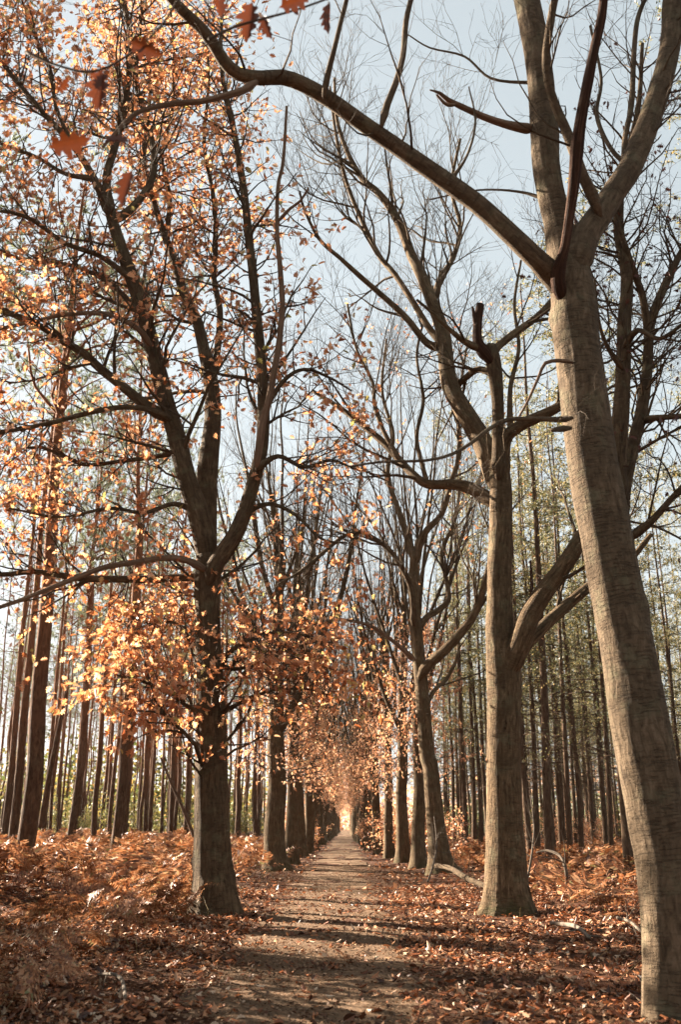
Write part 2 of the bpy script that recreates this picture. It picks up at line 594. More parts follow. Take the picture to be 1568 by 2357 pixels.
def oak(name, label, base, trunk_px, Yt, limbs, mat='oak', seed=0, cat='tree', flare=.5, sides=30, knots=6, group='avenue oaks'):
    """returns the thing and its wood as parents for branches"""
    root = empty(name, base, label, cat, group)
    org = np.array(base)
    P, Rr = px(trunk_px, *Yt)
    P[0, 2] = base[2] - .12
    g = Geo()
    Pt, Rt = limb(g, P, Rr, sides, .07, .025, flare, seed, knots=knots)
    g.build('trunk', M[mat], root, org)
    wood = [(Pt, Rt)]
    for i, lb in enumerate(limbs):
        pts, Ya, Yb = lb[:3]
        kw = lb[3] if len(lb) > 3 else {}
        P, Rr = px(pts, Ya, Yb)
        g = Geo()
        pl, rl = limb(g, P, Rr, kw.get('sides', 12), .10, kw.get('bark', .035), 0, seed * 31 + i, collar=kw.get('collar', .22), knots=kw.get('knots', 2), rough=kw.get('rough', 0))
        o = g.build(kw.get('name', 'limb'), M[kw.get('mat', mat)], root, org)
        if 'label' in kw: o['label'] = kw['label']
        if kw.get('grow', True): wood.append((pl, rl))
    return root, org, wood


def stack(wood, K=14):
    a = [to_k(p, r, K) for p, r in wood]
    return np.array([x[0] for x in a]), np.array([x[1] for x in a])


def gbase(px_, Y):
    x = xat(px_, Y)
    return (x, Y, float(gz(x, Y)))


# --- the orange oak on the left of the path
lb = [
    ([(478, 1300, 44), (470, 1240, 52), (455, 1180, 52), (430, 1100, 44), (405, 1000, 42), (385, 940, 40), (368, 870, 38), (345, 780, 36), (328, 715, 34), (303, 640, 31), (285, 590, 30), (262, 520, 27), (250, 470, 24)], 18.4, 17.4, {'sides': 18}),
    ([(256, 500, 24), (215, 410, 17), (170, 340, 14), (95, 255, 12), (20, 165, 10), (-60, 60, 7)], 17.4, 16.4),
    ([(254, 490, 22), (245, 410, 20), (265, 330, 18), (290, 220, 16), (300, 100, 13), (285, 0, 12), (270, -120, 9)], 17.4, 18.4),
    ([(262, 510, 20), (312, 470, 18), (350, 410, 16), (352, 340, 14), (330, 250, 13), (312, 180, 12), (322, 60, 9), (330, -60, 7)], 17.4, 19.4),
    ([(478, 1310, 44), (474, 1250, 50), (474, 1180, 52), (478, 1080, 48), (487, 1000, 42), (490, 940, 38), (484, 870, 34), (468, 800, 28), (452, 735, 25), (428, 690, 22), (400, 600, 20), (382, 550, 17), (355, 470, 14), (330, 360, 11), (345, 200, 8), (330, 40, 6)], 18.7, 21.4, {'sides': 18}),
    ([(480, 890, 26), (498, 820, 17), (506, 720, 15), (492, 640, 13), (496, 560, 12), (492, 460, 10), (470, 330, 8), (480, 180, 6), (470, 30, 5)], 20.4, 21.2),
    ([(380, 560, 14), (390, 460, 12), (372, 360, 10), (395, 260, 8), (400, 130, 7), (390, 0, 5)], 21.0, 22.4),
    ([(480, 1345, 30), (494, 1305, 38), (512, 1272, 37), (540, 1230, 35), (562, 1180, 34), (582, 1115, 32), (600, 1045, 30), (606, 975, 29), (606, 900, 27), (598, 800, 25), (590, 720, 23), (583, 640, 21), (574, 560, 20), (565, 470, 18), (554, 390, 16), (538, 300, 13), (518, 215, 11), (508, 120, 9), (512, 0, 7)], 18.2, 16.9, {'sides': 16}),
    ([(590, 1075, 12), (598, 1020, 18), (605, 970, 18), (618, 925, 17), (630, 860, 16), (641, 800, 15), (646, 755, 14), (650, 700, 13), (645, 620, 12), (638, 530, 10), (640, 430, 9), (652, 370, 8), (660, 245, 6)], 17.3, 16.4, {'mat': 'dead', 'grow': False, 'rough': .03, 'label': 'bleached dead limb without bark', 'name': 'dead_limb'}),
    ([(640, 510, 8), (668, 480, 6), (692, 462, 6), (710, 432, 4)], 16.6, 16.2, {'mat': 'dead', 'grow': False, 'name': 'dead_limb'}),
    ([(390, 965, 30), (362, 950, 26), (330, 928, 24), (280, 888, 22), (230, 848, 21), (190, 812, 20), (150, 788, 18), (90, 750, 16), (0, 712, 14), (-120, 660, 11)], 17.9, 16.4, {'sides': 14}),
    ([(345, 795, 14), (322, 762, 12), (282, 736, 12), (238, 722, 11), (150, 724, 10), (70, 742, 9), (0, 756, 8), (-80, 775, 6)], 17.4, 16.2, {'mat': 'dead', 'grow': False, 'name': 'dead_limb'}),
    ([(385, 960, 16), (340, 942, 13), (270, 938, 12), (185, 955, 12), (130, 970, 11), (60, 985, 10), (-20, 1000, 8)], 17.6, 16.0),
    ([(428, 1035, 14), (365, 1050, 11), (290, 1060, 10), (200, 1070, 9), (155, 1055, 8), (90, 1030, 6), (10, 1040, 5)], 18.4, 19.8),
    ([(478, 1330, 26), (440, 1328, 20), (380, 1332, 19), (220, 1333, 17), (170, 1329, 15), (80, 1316, 13), (0, 1322, 11), (-120, 1310, 8)], 18.5, 19.6),
    ([(474, 1312, 20), (430, 1290, 15), (380, 1284, 14), (320, 1293, 14), (240, 1306, 13), (170, 1332, 12), (100, 1360, 11), (50, 1380, 10), (0, 1397, 9), (-90, 1430, 7)], 18.1, 16.4, {'mat': 'dead', 'grow': False, 'name': 'dead_limb', 'rough': .02}),
    # low leafy tiers
    ([(470, 1645, 14), (425, 1622, 9), (385, 1590, 7), (330, 1570, 6), (270, 1555, 4)], 18.0, 16.2, {'knots': 0}),
    ([(510, 1640, 14), (540, 1625, 9), (575, 1605, 8), (630, 1590, 6), (700, 1585, 5), (760, 1600, 3)], 18.3, 17.6, {'knots': 0}),
    ([(495, 1560, 12), (530, 1500, 9), (580, 1470, 8), (640, 1455, 6), (720, 1465, 4)], 18.4, 17.0, {'knots': 0}),
    ([(470, 1480, 12), (430, 1450, 9), (380, 1430, 8), (310, 1450, 6), (240, 1480, 4)], 18.7, 20.4, {'knots': 0}),
    ([(500, 1530, 12), (545, 1540, 8), (610, 1520, 7), (680, 1490, 5), (760, 1470, 4)], 18.5, 18.2, {'knots': 0}),
    ([(590, 1080, 16), (640, 1050, 11), (700, 1075, 9), (760, 1060, 7), (820, 1080, 5)], 17.6, 17.8, {'knots': 0}),
    ([(600, 960, 14), (650, 880, 10), (700, 850, 8), (760, 870, 6), (810, 900, 4)], 17.4, 17.4, {'knots': 0}),
    ([(560, 1180, 14), (620, 1160, 10), (680, 1185, 8), (740, 1240, 6), (800, 1250, 4)], 18.2, 17.6, {'knots': 0}),
    ([(455, 1180, 14), (400, 1160, 11), (330, 1180, 9), (250, 1170, 8), (140, 1190, 6), (20, 1170, 5)], 18.4, 17.2),
    ([(300, 640, 14), (230, 590, 12), (150, 560, 11), (60, 500, 9), (-40, 480, 7)], 17.4, 15.6),
    ([(320, 720, 14), (250, 650, 11), (160, 610, 9), (60, 600, 8), (-40, 560, 6)], 17.6, 19.4),
    ([(215, 410, 12), (150, 400, 10), (80, 360, 8), (0, 330, 7), (-80, 290, 5)], 17.0, 18.2),
    ([(170, 340, 10), (130, 250, 9), (110, 150, 8), (60, 40, 6), (40, -60, 5)], 16.8, 17.8),
]
L1_root, org, wood = oak('oak_tree', 'leafy oak covered in orange leaves at the left edge of the path', gbase(487, 18.4),
    [(488, 2122, 84), (490, 2085, 88), (490, 2040, 88), (488, 1960, 85), (487, 1880, 81), (486, 1780, 76), (485, 1680, 71), (482, 1580, 66), (479, 1480, 60), (477, 1400, 58), (478, 1340, 62), (480, 1280, 58)], (18.4,), lb, 'oak_dark', 12, flare=.8, sides=40)
rng = np.random.default_rng(11)
P0, R0 = stack(wood)
P1, R1 = spawn(rng, P0, R0, 400, (.2, 1), (35, 70), K=7, rad=.5, up=.35, wob=.16, absln=(1.2, 3.0), keep=lambda e: e[:, 2] > 3.1)
P2, R2 = spawn(rng, np.concatenate([P1[:, ::1]]), R1, 2100, (.15, 1), (30, 65), K=6, rad=.55, up=.2, wob=.18, absln=(.5, 1.3), rmin=.003, keep=lambda e: e[:, 2] > 2.7)
P2b, R2b = spawn(rng, P0, R0, 800, (.25, 1), (40, 80), K=6, rad=.4, up=.1, wob=.18, absln=(.6, 1.4), rmin=.003, rmax=.02, keep=lambda e: e[:, 2] > 2.7)
P3, R3 = spawn(rng, np.concatenate([P2, P2b]), np.concatenate([R2, R2b]), 4300, (.2, 1), (30, 60), K=4, rad=.6, up=0, wob=.2, absln=(.2, .55), rmin=.0025)
low = [i for i in range(len(P0)) if P0[i, -1, 2] < 6.0 and P0[i, 0, 2] < 6.0 and i > 0]
P2d, R2d = spawn(rng, P0[low], R0[low], 210, (.12, 1), (35, 80), K=6, rad=.5, up=.05, wob=.2, absln=(.5, 1.25), rmin=.003, rmax=.012)
P3d, R3d = spawn(rng, P2d, R2d, 520, (.2, 1), (30, 65), K=4, rad=.6, up=-.1, wob=.2, absln=(.2, .5), rmin=.0025)
g = Geo()
tubes(g, P1, R1 * .8, 5)
tag(g.build('branches', M['oak_dark'], L1_root, org), kind='stuff')
g = Geo()
tubes(g, P2, R2, 4); tubes(g, P2b, R2b, 4); tubes(g, P3, R3, 3); tubes(g, P2d, R2d, 4); tubes(g, P3d, R3d, 3)
tag(g.build('twigs', M['twig'], L1_root, org), kind='stuff')
g = Geo()


def keepL(p):
    X, Y, Z = p[:, 0], p[:, 1], p[:, 2]
    q = rng.uniform(size=len(p))
    out = (X + .02 * (Z - 8)) < .25 + q * .6
    # the crown thins out towards the top of the right stem and over the open bole
    thin = smooth(13, 19, Z) * smooth(-3.2, -.5, X)
    bole = (Z < 2.55)
    front = (Y < 17.3) & (X > -5.2) & (Z > 5.2)          # few leaves grow on the path side of the stems
    lowr = (X > -1.9) & (Z < 8.5) & (Z > 4.9)
    q2 = rng.uniform(size=len(p))
    core = smooth(-6.5, -3.5, X) * smooth(4.2, 6.0, Z)
    out = out & (q2 > core * .12)
    return out & (q > thin * .75) & ~bole & ~(front & (q < .35)) & ~(lowr & (q < .35))


n = leaves_on(rng, g, P3, 3, (.095, .178), LEAF, .2, .45, keepL)
n += leaves_on(rng, g, P2, 3, (.095, .178), LEAF, .45, .45, keepL)
n += leaves_on(rng, g, P2b, 3, (.095, .178), LEAF, .5, .45, keepL)
keep_low = lambda p: (p[:, 2] > 2.3) & (rng.uniform(size=len(p)) > .92 * smooth(-3.1, -2.5, p[:, 0]))
leaves_on(rng, g, P3d, 4, (.10, .185), LEAF, .2, .5, keep_low)
leaves_on(rng, g, P2d, 3, (.10, .185), LEAF, .3, .5, keep_low)
tag(g.build('leaves', M['oak_leaf'], L1_root, org, False), kind='stuff')

# --- the thick leaning oak at the right edge
lb = [
    ([(1322, 690, 52), (1290, 650, 56), (1262, 622, 54), (1240, 600, 49), (1180, 543, 47), (1100, 470, 44), (1000, 398, 41), (900, 328, 38), (830, 280, 37), (760, 230, 36), (700, 195, 35), (650, 178, 34), (600, 180, 33), (548, 170, 31), (515, 140, 29), (490, 100, 28), (460, 62, 27), (420, 25, 26), (380, -20, 24), (300, -100, 20)], 9.1, 7.0, {'sides': 22, 'bark': .03, 'knots': 7, 'label': 'long limb arching left over the path'}),
    ([(590, 188, 18), (560, 208, 15), (520, 220, 15), (460, 234, 14), (400, 238, 13), (350, 248, 12), (310, 262, 11), (270, 300, 9), (235, 340, 6)], 7.6, 7.0, {'mat': 'dead', 'grow': True}),
    ([(745, 222, 14), (755, 170, 13), (768, 120, 12), (785, 50, 11), (800, -10, 10), (815, -90, 7)], 7.85, 7.6),
    ([(878, 292, 16), (892, 240, 15), (910, 195, 15), (928, 130, 14), (935, 50, 13), (948, -10, 12), (965, -100, 9)], 8.1, 8.3),
    ([(1030, 425, 9), (1075, 360, 6), (1095, 280, 5), (1080, 200, 3)], 8.4, 8.9, {'knots': 0}),
    ([(1322, 640, 60), (1340, 560, 68), (1374, 506, 60), (1410, 450, 57), (1450, 390, 55), (1480, 320, 53), (1505, 250, 51), (1530, 170, 49), (1545, 100, 48), (1552, 0, 47), (1560, -120, 40)], 8.95, 9.9, {'sides': 22, 'label': 'thick limb forking off to the right'}),
    ([(1300, 700, 14), (1288, 665, 28), (1286, 625, 30), (1301, 570, 22), (1313, 490, 23), (1321, 430, 26), (1328, 350, 32), (1337, 280, 27), (1352, 200, 25), (1370, 110, 22), (1386, 40, 21), (1394, -40, 18), (1400, -140, 16)], 8.95, 7.9, {'mat': 'red_dead', 'grow': False, 'rough': .05, 'sides': 16, 'label': 'reddish dead limb stripped of bark', 'name': 'dead_limb'}),
    ([(1384, 500, 18), (1364, 448, 25), (1343, 405, 25), (1310, 315, 24), (1280, 245, 21), (1262, 185, 20), (1258, 125, 19), (1268, 50, 18), (1282, -20, 16)], 9.0, 8.3),
    ([(1232, 298, 22), (1195, 293, 19), (1160, 285, 18), (1112, 268, 16), (1060, 244, 13), (1032, 230, 11), (1012, 214, 8), (990, 207, 3)], 9.2, 8.5, {'mat': 'dead', 'grow': False, 'rough': .04, 'label': 'bare pale dead stub', 'name': 'dead_limb'}),
    ([(1050, 240, 8), (1032, 242, 7), (1018, 232, 6), (1006, 218, 4)], 8.72, 8.6, {'mat': 'dead', 'grow': False, 'knots': 0, 'name': 'dead_limb'}),
    ([(1318, 962, 14), (1285, 966, 12), (1230, 964, 10), (1170, 966, 10), (1130, 985, 10), (1085, 1020, 9), (1040, 1046, 8), (980, 1060, 7), (880, 1063, 6), (800, 1075, 4)], 8.8, 7.6, {'knots': 0}),
    ([(1315, 985, 14), (1285, 988, 12), (1272, 990, 10)], 8.8, 8.4, {'grow': False, 'knots': 0, 'name': 'stub'}),
    ([(1320, 835, 9), (1290, 830, 8), (1256, 836, 8), (1240, 870, 7), (1215, 925, 6), (1195, 960, 5)], 8.8, 8.5, {'mat': 'dead', 'grow': False, 'knots': 0, 'name': 'dead_limb'}),
    ([(1245, 185, 9), (1215, 190, 7), (1130, 180, 6), (1070, 130, 5), (990, 110, 4), (940, 80, 3)], 9.24, 9.8, {'knots': 0}),
    ([(1255, 460, 9), (1215, 445, 6), (1150, 437, 5), (1080, 440, 4), (990, 460, 3)], 9.14, 9.6, {'knots': 0}),
    ([(1440, 395, 16), (1440, 320, 13), (1455, 240, 12), (1460, 130, 12), (1470, 40, 11), (1500, -30, 9)], 9.4, 10.2),
    ([(1480, 330, 14), (1440, 370, 11), (1400, 330, 10), (1375, 260, 9), (1385, 180, 7), (1360, 60, 6)], 9.6, 10.6),
]
base = gbase(1560, 8.7)
R1_root, org, wood = oak('oak_tree', 'thick leaning oak trunk cut by the right picture edge, its limb over the path', base,
    [(1562, 2380, 128), (1558, 2345, 128), (1552, 2250, 128), (1545, 2150, 128), (1533, 2000, 129), (1513, 1880, 132), (1487, 1730, 134), (1463, 1600, 130), (1444, 1480, 122), (1415, 1330, 118), (1387, 1180, 117), (1360, 1030, 112), (1342, 890, 107), (1328, 780, 104), (1324, 720, 105), (1316, 650, 98), (1300, 580, 80), (1285, 510, 66), (1268, 440, 62), (1257, 370, 63), (1255, 310, 66), (1250, 250, 63), (1245, 180, 60), (1234, 100, 59), (1214, 0, 58), (1190, -120, 50)], (8.7, 9.3), lb, 'oak_smooth', 2, flare=.35, sides=56, knots=9)
rng = np.random.default_rng(22)
P0, R0 = stack(wood)
P1, R1 = spawn(rng, P0[1:], R0[1:], 60, (.3, 1), (35, 70), K=7, rad=.3, up=.4, wob=.2, absln=(.6, 1.7), rmax=.014)
P2, R2 = spawn(rng, P1, R1, 260, (.2, 1), (30, 60), K=6, rad=.6, up=.2, wob=.2, absln=(.25, .8), rmin=.0022)
P3, R3 = spawn(rng, P2, R2, 600, (.2, 1), (30, 60), K=4, rad=.6, up=.1, wob=.2, absln=(.1, .3), rmin=.0018)
g = Geo(); tubes(g, P1, R1, 5); tag(g.build('branches', M['oak_dark'], R1_root, org), kind='stuff')
g = Geo(); tubes(g, P2, R2, 4); tubes(g, P3, R3, 3)
tag(g.build('twigs', M['twig'], R1_root, org), kind='stuff')

# --- the dark forked tree standing behind it
lb = [
    ([(1425, 1160, 36), (1424, 1065, 40), (1430, 960, 40), (1434, 890, 36), (1439, 740, 32), (1444, 640, 28), (1425, 520, 24), (1435, 400, 18), (1470, 250, 12), (1480, 100, 8)], 14.1, 13.8, {'sides': 14}),
    ([(1428, 1200, 34), (1440, 1110, 32), (1460, 1020, 30), (1479, 940, 28), (1492, 840, 24), (1500, 740, 22), (1540, 640, 18), (1580, 560, 14)], 14.2, 14.8, {'sides': 14}),
    ([(1450, 1240, 20), (1500, 1200, 16), (1545, 1150, 14), (1600, 1090, 10)], 14.2, 13.6),
    ([(1475, 970, 18), (1510, 962, 14), (1568, 958, 12), (1640, 950, 9)], 14.5, 13.6),
    ([(1490, 850, 18), (1492, 770, 18), (1482, 690, 17), (1462, 630, 16), (1438, 560, 14), (1400, 440, 10)], 14.6, 13.6),
    ([(1436, 800, 16), (1470, 760, 12), (1520, 780, 10), (1580, 740, 8)], 13.9, 13.0),
    ([(1436, 850, 14), (1400, 800, 9), (1380, 740, 7), (1370, 640, 5)], 13.8, 13.2),
]
R1b_root, org, wood = oak('oak_tree', 'dark forked tree half hidden behind the thick leaning trunk', gbase(1530, 14.2),
    [(1530, 2230, 60), (1520, 2000, 56), (1500, 1800, 52), (1470, 1550, 48), (1445, 1350, 46), (1430, 1200, 42), (1426, 1100, 40)], (14.2,), lb, 'oak_dark', 3, flare=.4, knots=4)
rng = np.random.default_rng(33)
P0, R0 = stack(wood)
P1, R1 = spawn(rng, P0[1:], R0[1:], 130, (.25, 1), (35, 75), K=7, rad=.4, up=.3, wob=.22, absln=(.8, 2.2), rmax=.02)
P2, R2 = spawn(rng, P1, R1, 700, (.2, 1), (30, 70), K=6, rad=.6, up=.1, wob=.25, absln=(.3, .9), rmin=.003)
P3, R3 = spawn(rng, P2, R2, 1500, (.2, 1), (30, 70), K=4, rad=.6, up=0, wob=.25, absln=(.12, .35), rmin=.0025)
g = Geo(); tubes(g, P1, R1, 5); tag(g.build('branches', M['oak_dark'], R1b_root, org), kind='stuff')
g = Geo(); tubes(g, P2, R2, 4); tubes(g, P3, R3, 3)
tag(g.build('twigs', M['twig'], R1b_root, org), kind='stuff')
g = Geo(); leaves_on(rng, g, P3[:500], 1, (.06, .13), LEAF, .3, .5)
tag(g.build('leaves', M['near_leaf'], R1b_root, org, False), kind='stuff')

# --- the grey oak with the broken top, right of the path
lb = [
    ([(1152, 1130, 50), (1130, 1068, 50), (1104, 1005, 48), (1066, 942, 44), (1038, 890, 40), (1028, 838, 36), (1020, 765, 32), (990, 682, 28), (968, 628, 26), (948, 588, 23), (912, 500, 20), (872, 445, 16), (835, 412, 14), (800, 350, 11), (775, 270, 8), (770, 180, 6)], 18.5, 21.5, {'sides': 16}),
    ([(1150, 1100, 34), (1148, 1000, 28), (1147, 930, 28), (1142, 870, 33), (1136, 830, 36), (1128, 795, 30)], 18.2, 17.9, {'sides': 14, 'mat': 'oak_dark', 'grow': False}),
    ([(1134, 835, 30), (1112, 806, 28), (1100, 785, 24), (1100, 750, 20), (1106, 700, 16)], 17.9, 17.8, {'mat': 'red_dead', 'grow': False, 'rough': .14, 'name': 'broken_snag', 'label': 'splintered snag at the broken top'}),
    ([(1103, 770, 15), (1094, 735, 10), (1088, 706, 5)], 17.85, 17.75, {'mat': 'red_dead', 'grow': False, 'rough': .14, 'knots': 0, 'name': 'broken_snag'}),
    ([(1128, 820, 22), (1150, 795, 18), (1188, 765, 18), (1230, 735, 16), (1265, 700, 15), (1300, 650, 11), (1320, 590, 8)], 18.0, 18.8),
    ([(1112, 806, 18), (1070, 786, 14), (1032, 755, 10), (995, 720, 8), (960, 690, 6)], 17.9, 17.3),
    ([(1150, 870, 14), (1105, 850, 16), (1075, 868, 15), (1050, 890, 14)], 18.3, 19.6),
    ([(1156, 1110, 36), (1163, 1015, 30), (1198, 980, 27), (1244, 958, 25), (1290, 934, 22), (1340, 890, 17), (1380, 800, 12)], 18.4, 17.2, {'sides': 14}),
    ([(1150, 1160, 34), (1120, 1145, 32), (1084, 1124, 29), (1044, 1115, 25), (984, 1114, 21), (949, 1090, 19), (919, 1058, 17), (884, 1020, 16), (834, 978, 14), (784, 940, 12), (720, 900, 8)], 18.5, 20.8, {'sides': 14}),
    ([(1166, 1560, 50), (1185, 1510, 52), (1200, 1475, 50), (1220, 1418, 48), (1250, 1368, 44), (1285, 1322, 40), (1315, 1278, 38), (1340, 1235, 34), (1400, 1150, 26), (1450, 1040, 18), (1480, 900, 10)], 18.3, 17.2, {'sides': 16}),
    ([(1180, 1530, 34), (1205, 1490, 34), (1236, 1458, 30), (1266, 1428, 28), (1305, 1394, 26), (1356, 1352, 24), (1440, 1300, 17), (1500, 1230, 10)], 18.5, 19.4, {'sides': 14}),
    ([(1218, 1425, 12), (1222, 1390, 9), (1225, 1350, 8), (1222, 1290, 4)], 18.1, 18.0, {'mat': 'red_dead', 'grow': False, 'knots': 0, 'name': 'stub'}),
    ([(1024, 800, 20), (984, 790, 17), (934, 730, 15), (874, 675, 13), (828, 635, 12), (784, 595, 10), (735, 550, 8), (700, 480, 6), (690, 440, 5)], 20.0, 19.0),
    ([(1020, 790, 18), (988, 755, 16), (948, 690, 14), (908, 630, 13), (873, 588, 12), (830, 500, 11), (795, 410, 9), (772, 300, 7), (760, 200, 5)], 20.0, 22.0),
    ([(1000, 690, 18), (1015, 640, 14), (1045, 590, 12), (1060, 520, 10), (1040, 430, 8), (1060, 320, 6)], 20.7, 21.8),
    ([(919, 1058, 12), (880, 985, 10), (862, 930, 9), (858, 880, 8), (820, 800, 6), (800, 700, 5)], 19.6, 20.6),
    ([(1175, 985, 14), (1176, 890, 11), (1195, 800, 9), (1185, 700, 7), (1200, 600, 5)], 18.3, 19.8),
    ([(984, 1114, 10), (960, 1010, 9), (975, 920, 8), (960, 820, 6), (975, 740, 5)], 19.4, 20.6),
]
R2_root, org, wood = oak('oak_tree', 'grey oak with broken splintered top and two big right limbs, right of the path', gbase(1166, 18.4),
    [(1168, 2130, 92), (1168, 2095, 96), (1166, 2040, 94), (1165, 1968, 91), (1162, 1870, 83), (1160, 1768, 78), (1160, 1680, 76), (1161, 1600, 78), (1160, 1530, 82), (1152, 1460, 66), (1151, 1379, 57), (1151, 1300, 56), (1153, 1229, 53), (1154, 1139, 51), (1150, 1060, 44)], (18.4,), lb, 'oak', 4, flare=.95, sides=40)


def bare_crown(root, org, wood, seed, counts, lens, K0=14, mat_b='oak_dark', mat_t='twig', t0=.25, up=.45, first=1):
    rng = np.random.default_rng(seed)
    P0, R0 = stack(wood[first:], K0)
    n1, n2, n3, n4 = counts
    P1, R1 = spawn(rng, P0, R0, n1, (t0, 1), (25, 55), K=8, rad=.5, up=up, wob=.13, absln=lens[0], rmax=.04)
    P2, R2 = spawn(rng, P1, R1, n2, (.2, 1), (25, 50), K=7, rad=.6, up=up * .8, wob=.14, absln=lens[1])
    P3, R3 = spawn(rng, P2, R2, n3, (.2, 1), (25, 50), K=5, rad=.65, up=up * .6, wob=.15, absln=lens[2], rmin=.0038)
    g = Geo(); tubes(g, P1, R1, 5); tubes(g, P2, R2, 4)
    tag(g.build('branches', M[mat_b], root, org), kind='stuff')
    g = Geo(); tubes(g, P3, R3, 3)
    if n4:
        P4, R4 = spawn(rng, P3, R3, n4, (.25, 1), (25, 50), K=4, rad=.7, up=up * .3, wob=.15, absln=lens[3], rmin=.003)
        tubes(g, P4, R4, 3)
    tag(g.build('twigs', M[mat_t], root, org), kind='stuff')
    return rng, P1, P2, P3


bare_crown(R2_root, org, wood, 44, (115, 540, 1900, 3000), ((1.5, 3.6), (.8, 2.0), (.4, 1.0), (.2, .5)))

# --- the leaning pale oak beyond it
lb = [
    ([(954, 1290, 19), (936, 1228, 16), (919, 1179, 14), (893, 1090, 11), (905, 1000, 9), (880, 900, 7), (890, 780, 5)], 32, 33),
    ([(956, 1300, 19), (970, 1244, 17), (985, 1218, 15), (1019, 1179, 13), (1042, 1100, 11), (1060, 1035, 9), (1055, 930, 7), (1075, 800, 5)], 32, 31),
    ([(953, 1440, 16), (952, 1395, 14), (944, 1344, 13), (915, 1290, 12), (884, 1254, 11), (834, 1226, 10), (804, 1229, 9), (770, 1250, 9), (700, 1310, 8), (640, 1345, 5)], 31.6, 29, {'mat': 'oak_dark'}),
    ([(955, 1520, 14), (909, 1479, 9), (859, 1444, 8), (809, 1429, 7), (760, 1428, 6), (700, 1450, 5), (640, 1495, 3)], 31.8, 29, {'mat': 'dead', 'grow': False, 'name': 'dead_limb'}),
    ([(960, 1450, 17), (984, 1420, 15), (1010, 1404, 14), (1033, 1378, 13), (1026, 1325, 11), (1018, 1270, 10), (1050, 1190, 8), (1060, 1100, 6)], 32, 33.5),
    ([(966, 1560, 24), (985, 1532, 25), (1012, 1508, 24), (1050, 1470, 22), (1090, 1418, 19), (1112, 1360, 17), (1130, 1290, 14), (1150, 1200, 10)], 31.8, 30.0, {'sides': 14}),
    ([(975, 1640, 12), (1000, 1590, 10), (1030, 1560, 9), (1055, 1500, 7), (1050, 1420, 5)], 32, 33.5),
]
R3_root, org, wood = oak('oak_tree', 'pale oak leaning towards the path, third from the right picture edge', gbase(1018, 32),
    [(1022, 2030, 54), (1018, 2005, 54), (1012, 1968, 49), (1001, 1870, 41), (992, 1768, 36), (983, 1729, 35), (971, 1579, 31), (961, 1479, 29), (954, 1400, 24), (953, 1329, 22), (954, 1270, 19)], (32.,), lb, 'oak', 5, flare=.6, sides=24)
rng, P1, P2, P3 = bare_crown(R3_root, org, wood, 55, (70, 380, 1300, 1500), ((1.8, 4.5), (1.0, 2.4), (.5, 1.2), (.3, .6)), up=.7)
g = Geo(); leaves_on(rng, g, P3[rng.uniform(size=len(P3)) < .25], 2, (.10, .17), LEAF_S, .4, .5)
tag(g.build('leaves', M['oak_leaf'], R3_root, org, False), kind='stuff')


# ------------------------------------------------------------------ the rest of the avenue: four built, the others copies
def avenue_oak(seed, H=20., r0=.36, fork=5.5, leafy=1.0, lean=(0, 0)):
    rng = np.random.default_rng(seed)
    root = empty('oak_tree', (0, 0, 0))
    g = Geo()
    zt = np.linspace(-.15, H * .55, 9)
    P = np.stack([np.cumsum(rng.normal(0, .07, 9)) + lean[0] * zt / H, np.cumsum(rng.normal(0, .07, 9)) + lean[1] * zt / H, zt], -1)
    P -= P[0] * [1, 1, 0]
    Rr = r0 * (1 - .62 * (np.linspace(0, 1, 9)) ** 1.1)
    Pt, Rt = limb(g, P, Rr, 18, .16, .03, .8, seed, knots=5)
    g.build('trunk', M['oak'], root)
    wood = []
    tr = to_k(Pt, Rt, 14)
    nl = 11
    for i in range(nl):
        t = .42 + .56 * i / (nl - 1)
        k = t * 13; a, f = int(min(k, 12)), 0
        p0 = tr[0][a] + (tr[0][min(a + 1, 13)] - tr[0][a]) * (k - a); rr = tr[1][a]
        az = i * 2.4 + rng.uniform(-.5, .5)
        el = rng.uniform(.62, 1.05) + .38 * t
        d = np.array([math.cos(az) * math.cos(el), math.sin(az) * math.cos(el), math.sin(el)])
        L = (H - p0[2]) * rng.uniform(.75, 1.05) * (.9 if i < 4 else 1)
        pts = [p0]
        for s in range(7):
            d = norm(d + np.array([0, 0, .16]) + rng.normal(0, .11, 3))
            pts.append(pts[-1] + d * L / 7)
        rb = rr * rng.uniform(.4, .62)
        g = Geo()
        pl, rl = limb(g, np.array(pts), rb * (1 - .88 * np.linspace(0, 1, 8) ** .8), 8, .35, .04, 0, seed * 50 + i, collar=.3)
        g.build('limb', M['oak_dark'], root)
        wood.append((pl, rl))
    rng2, P1, P2, P3 = bare_crown(root, np.zeros(3), wood, seed + 7, (54, 230, 620, 0), ((1.6, 4.2), (.9, 2.2), (.5, 1.2), (.3, .6)), first=0, up=.6, t0=.2, mat_t='twig_pale', mat_b='oak')
    # low leafy skirt of side shoots on the bole
    Pk, Rk = np.array([tr[0]]), np.array([tr[1]])
    n = int(58 * leafy)
    Q1, q1 = spawn(rng, Pk, Rk, n, (.27, .74), (50, 95), K=7, rad=.2, up=.25, wob=.18, absln=(1.0, 3.0), rmax=.022)
    Q2, q2 = spawn(rng, Q1, q1, n * 8, (.2, 1), (30, 65), K=5, rad=.6, up=.05, wob=.2, absln=(.4, 1.1), rmin=.003)
    g = Geo(); tubes(g, Q1, q1, 4); tubes(g, Q2, q2, 3)
    tag(g.build('side_shoots', M['twig'], root), kind='stuff')
    g = Geo()
    leaves_on(rng, g, Q2, 5, (.09, .16), LEAF_S, .2, .4)
    lw = P3[(P3[:, 0, 2] < H * .62)]
    leaves_on(rng, g, lw, 2, (.09, .16), LEAF_S, .2, .4, lambda p: rng.uniform(size=len(p)) < .42 * leafy)
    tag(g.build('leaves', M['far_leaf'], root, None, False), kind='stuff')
    return root


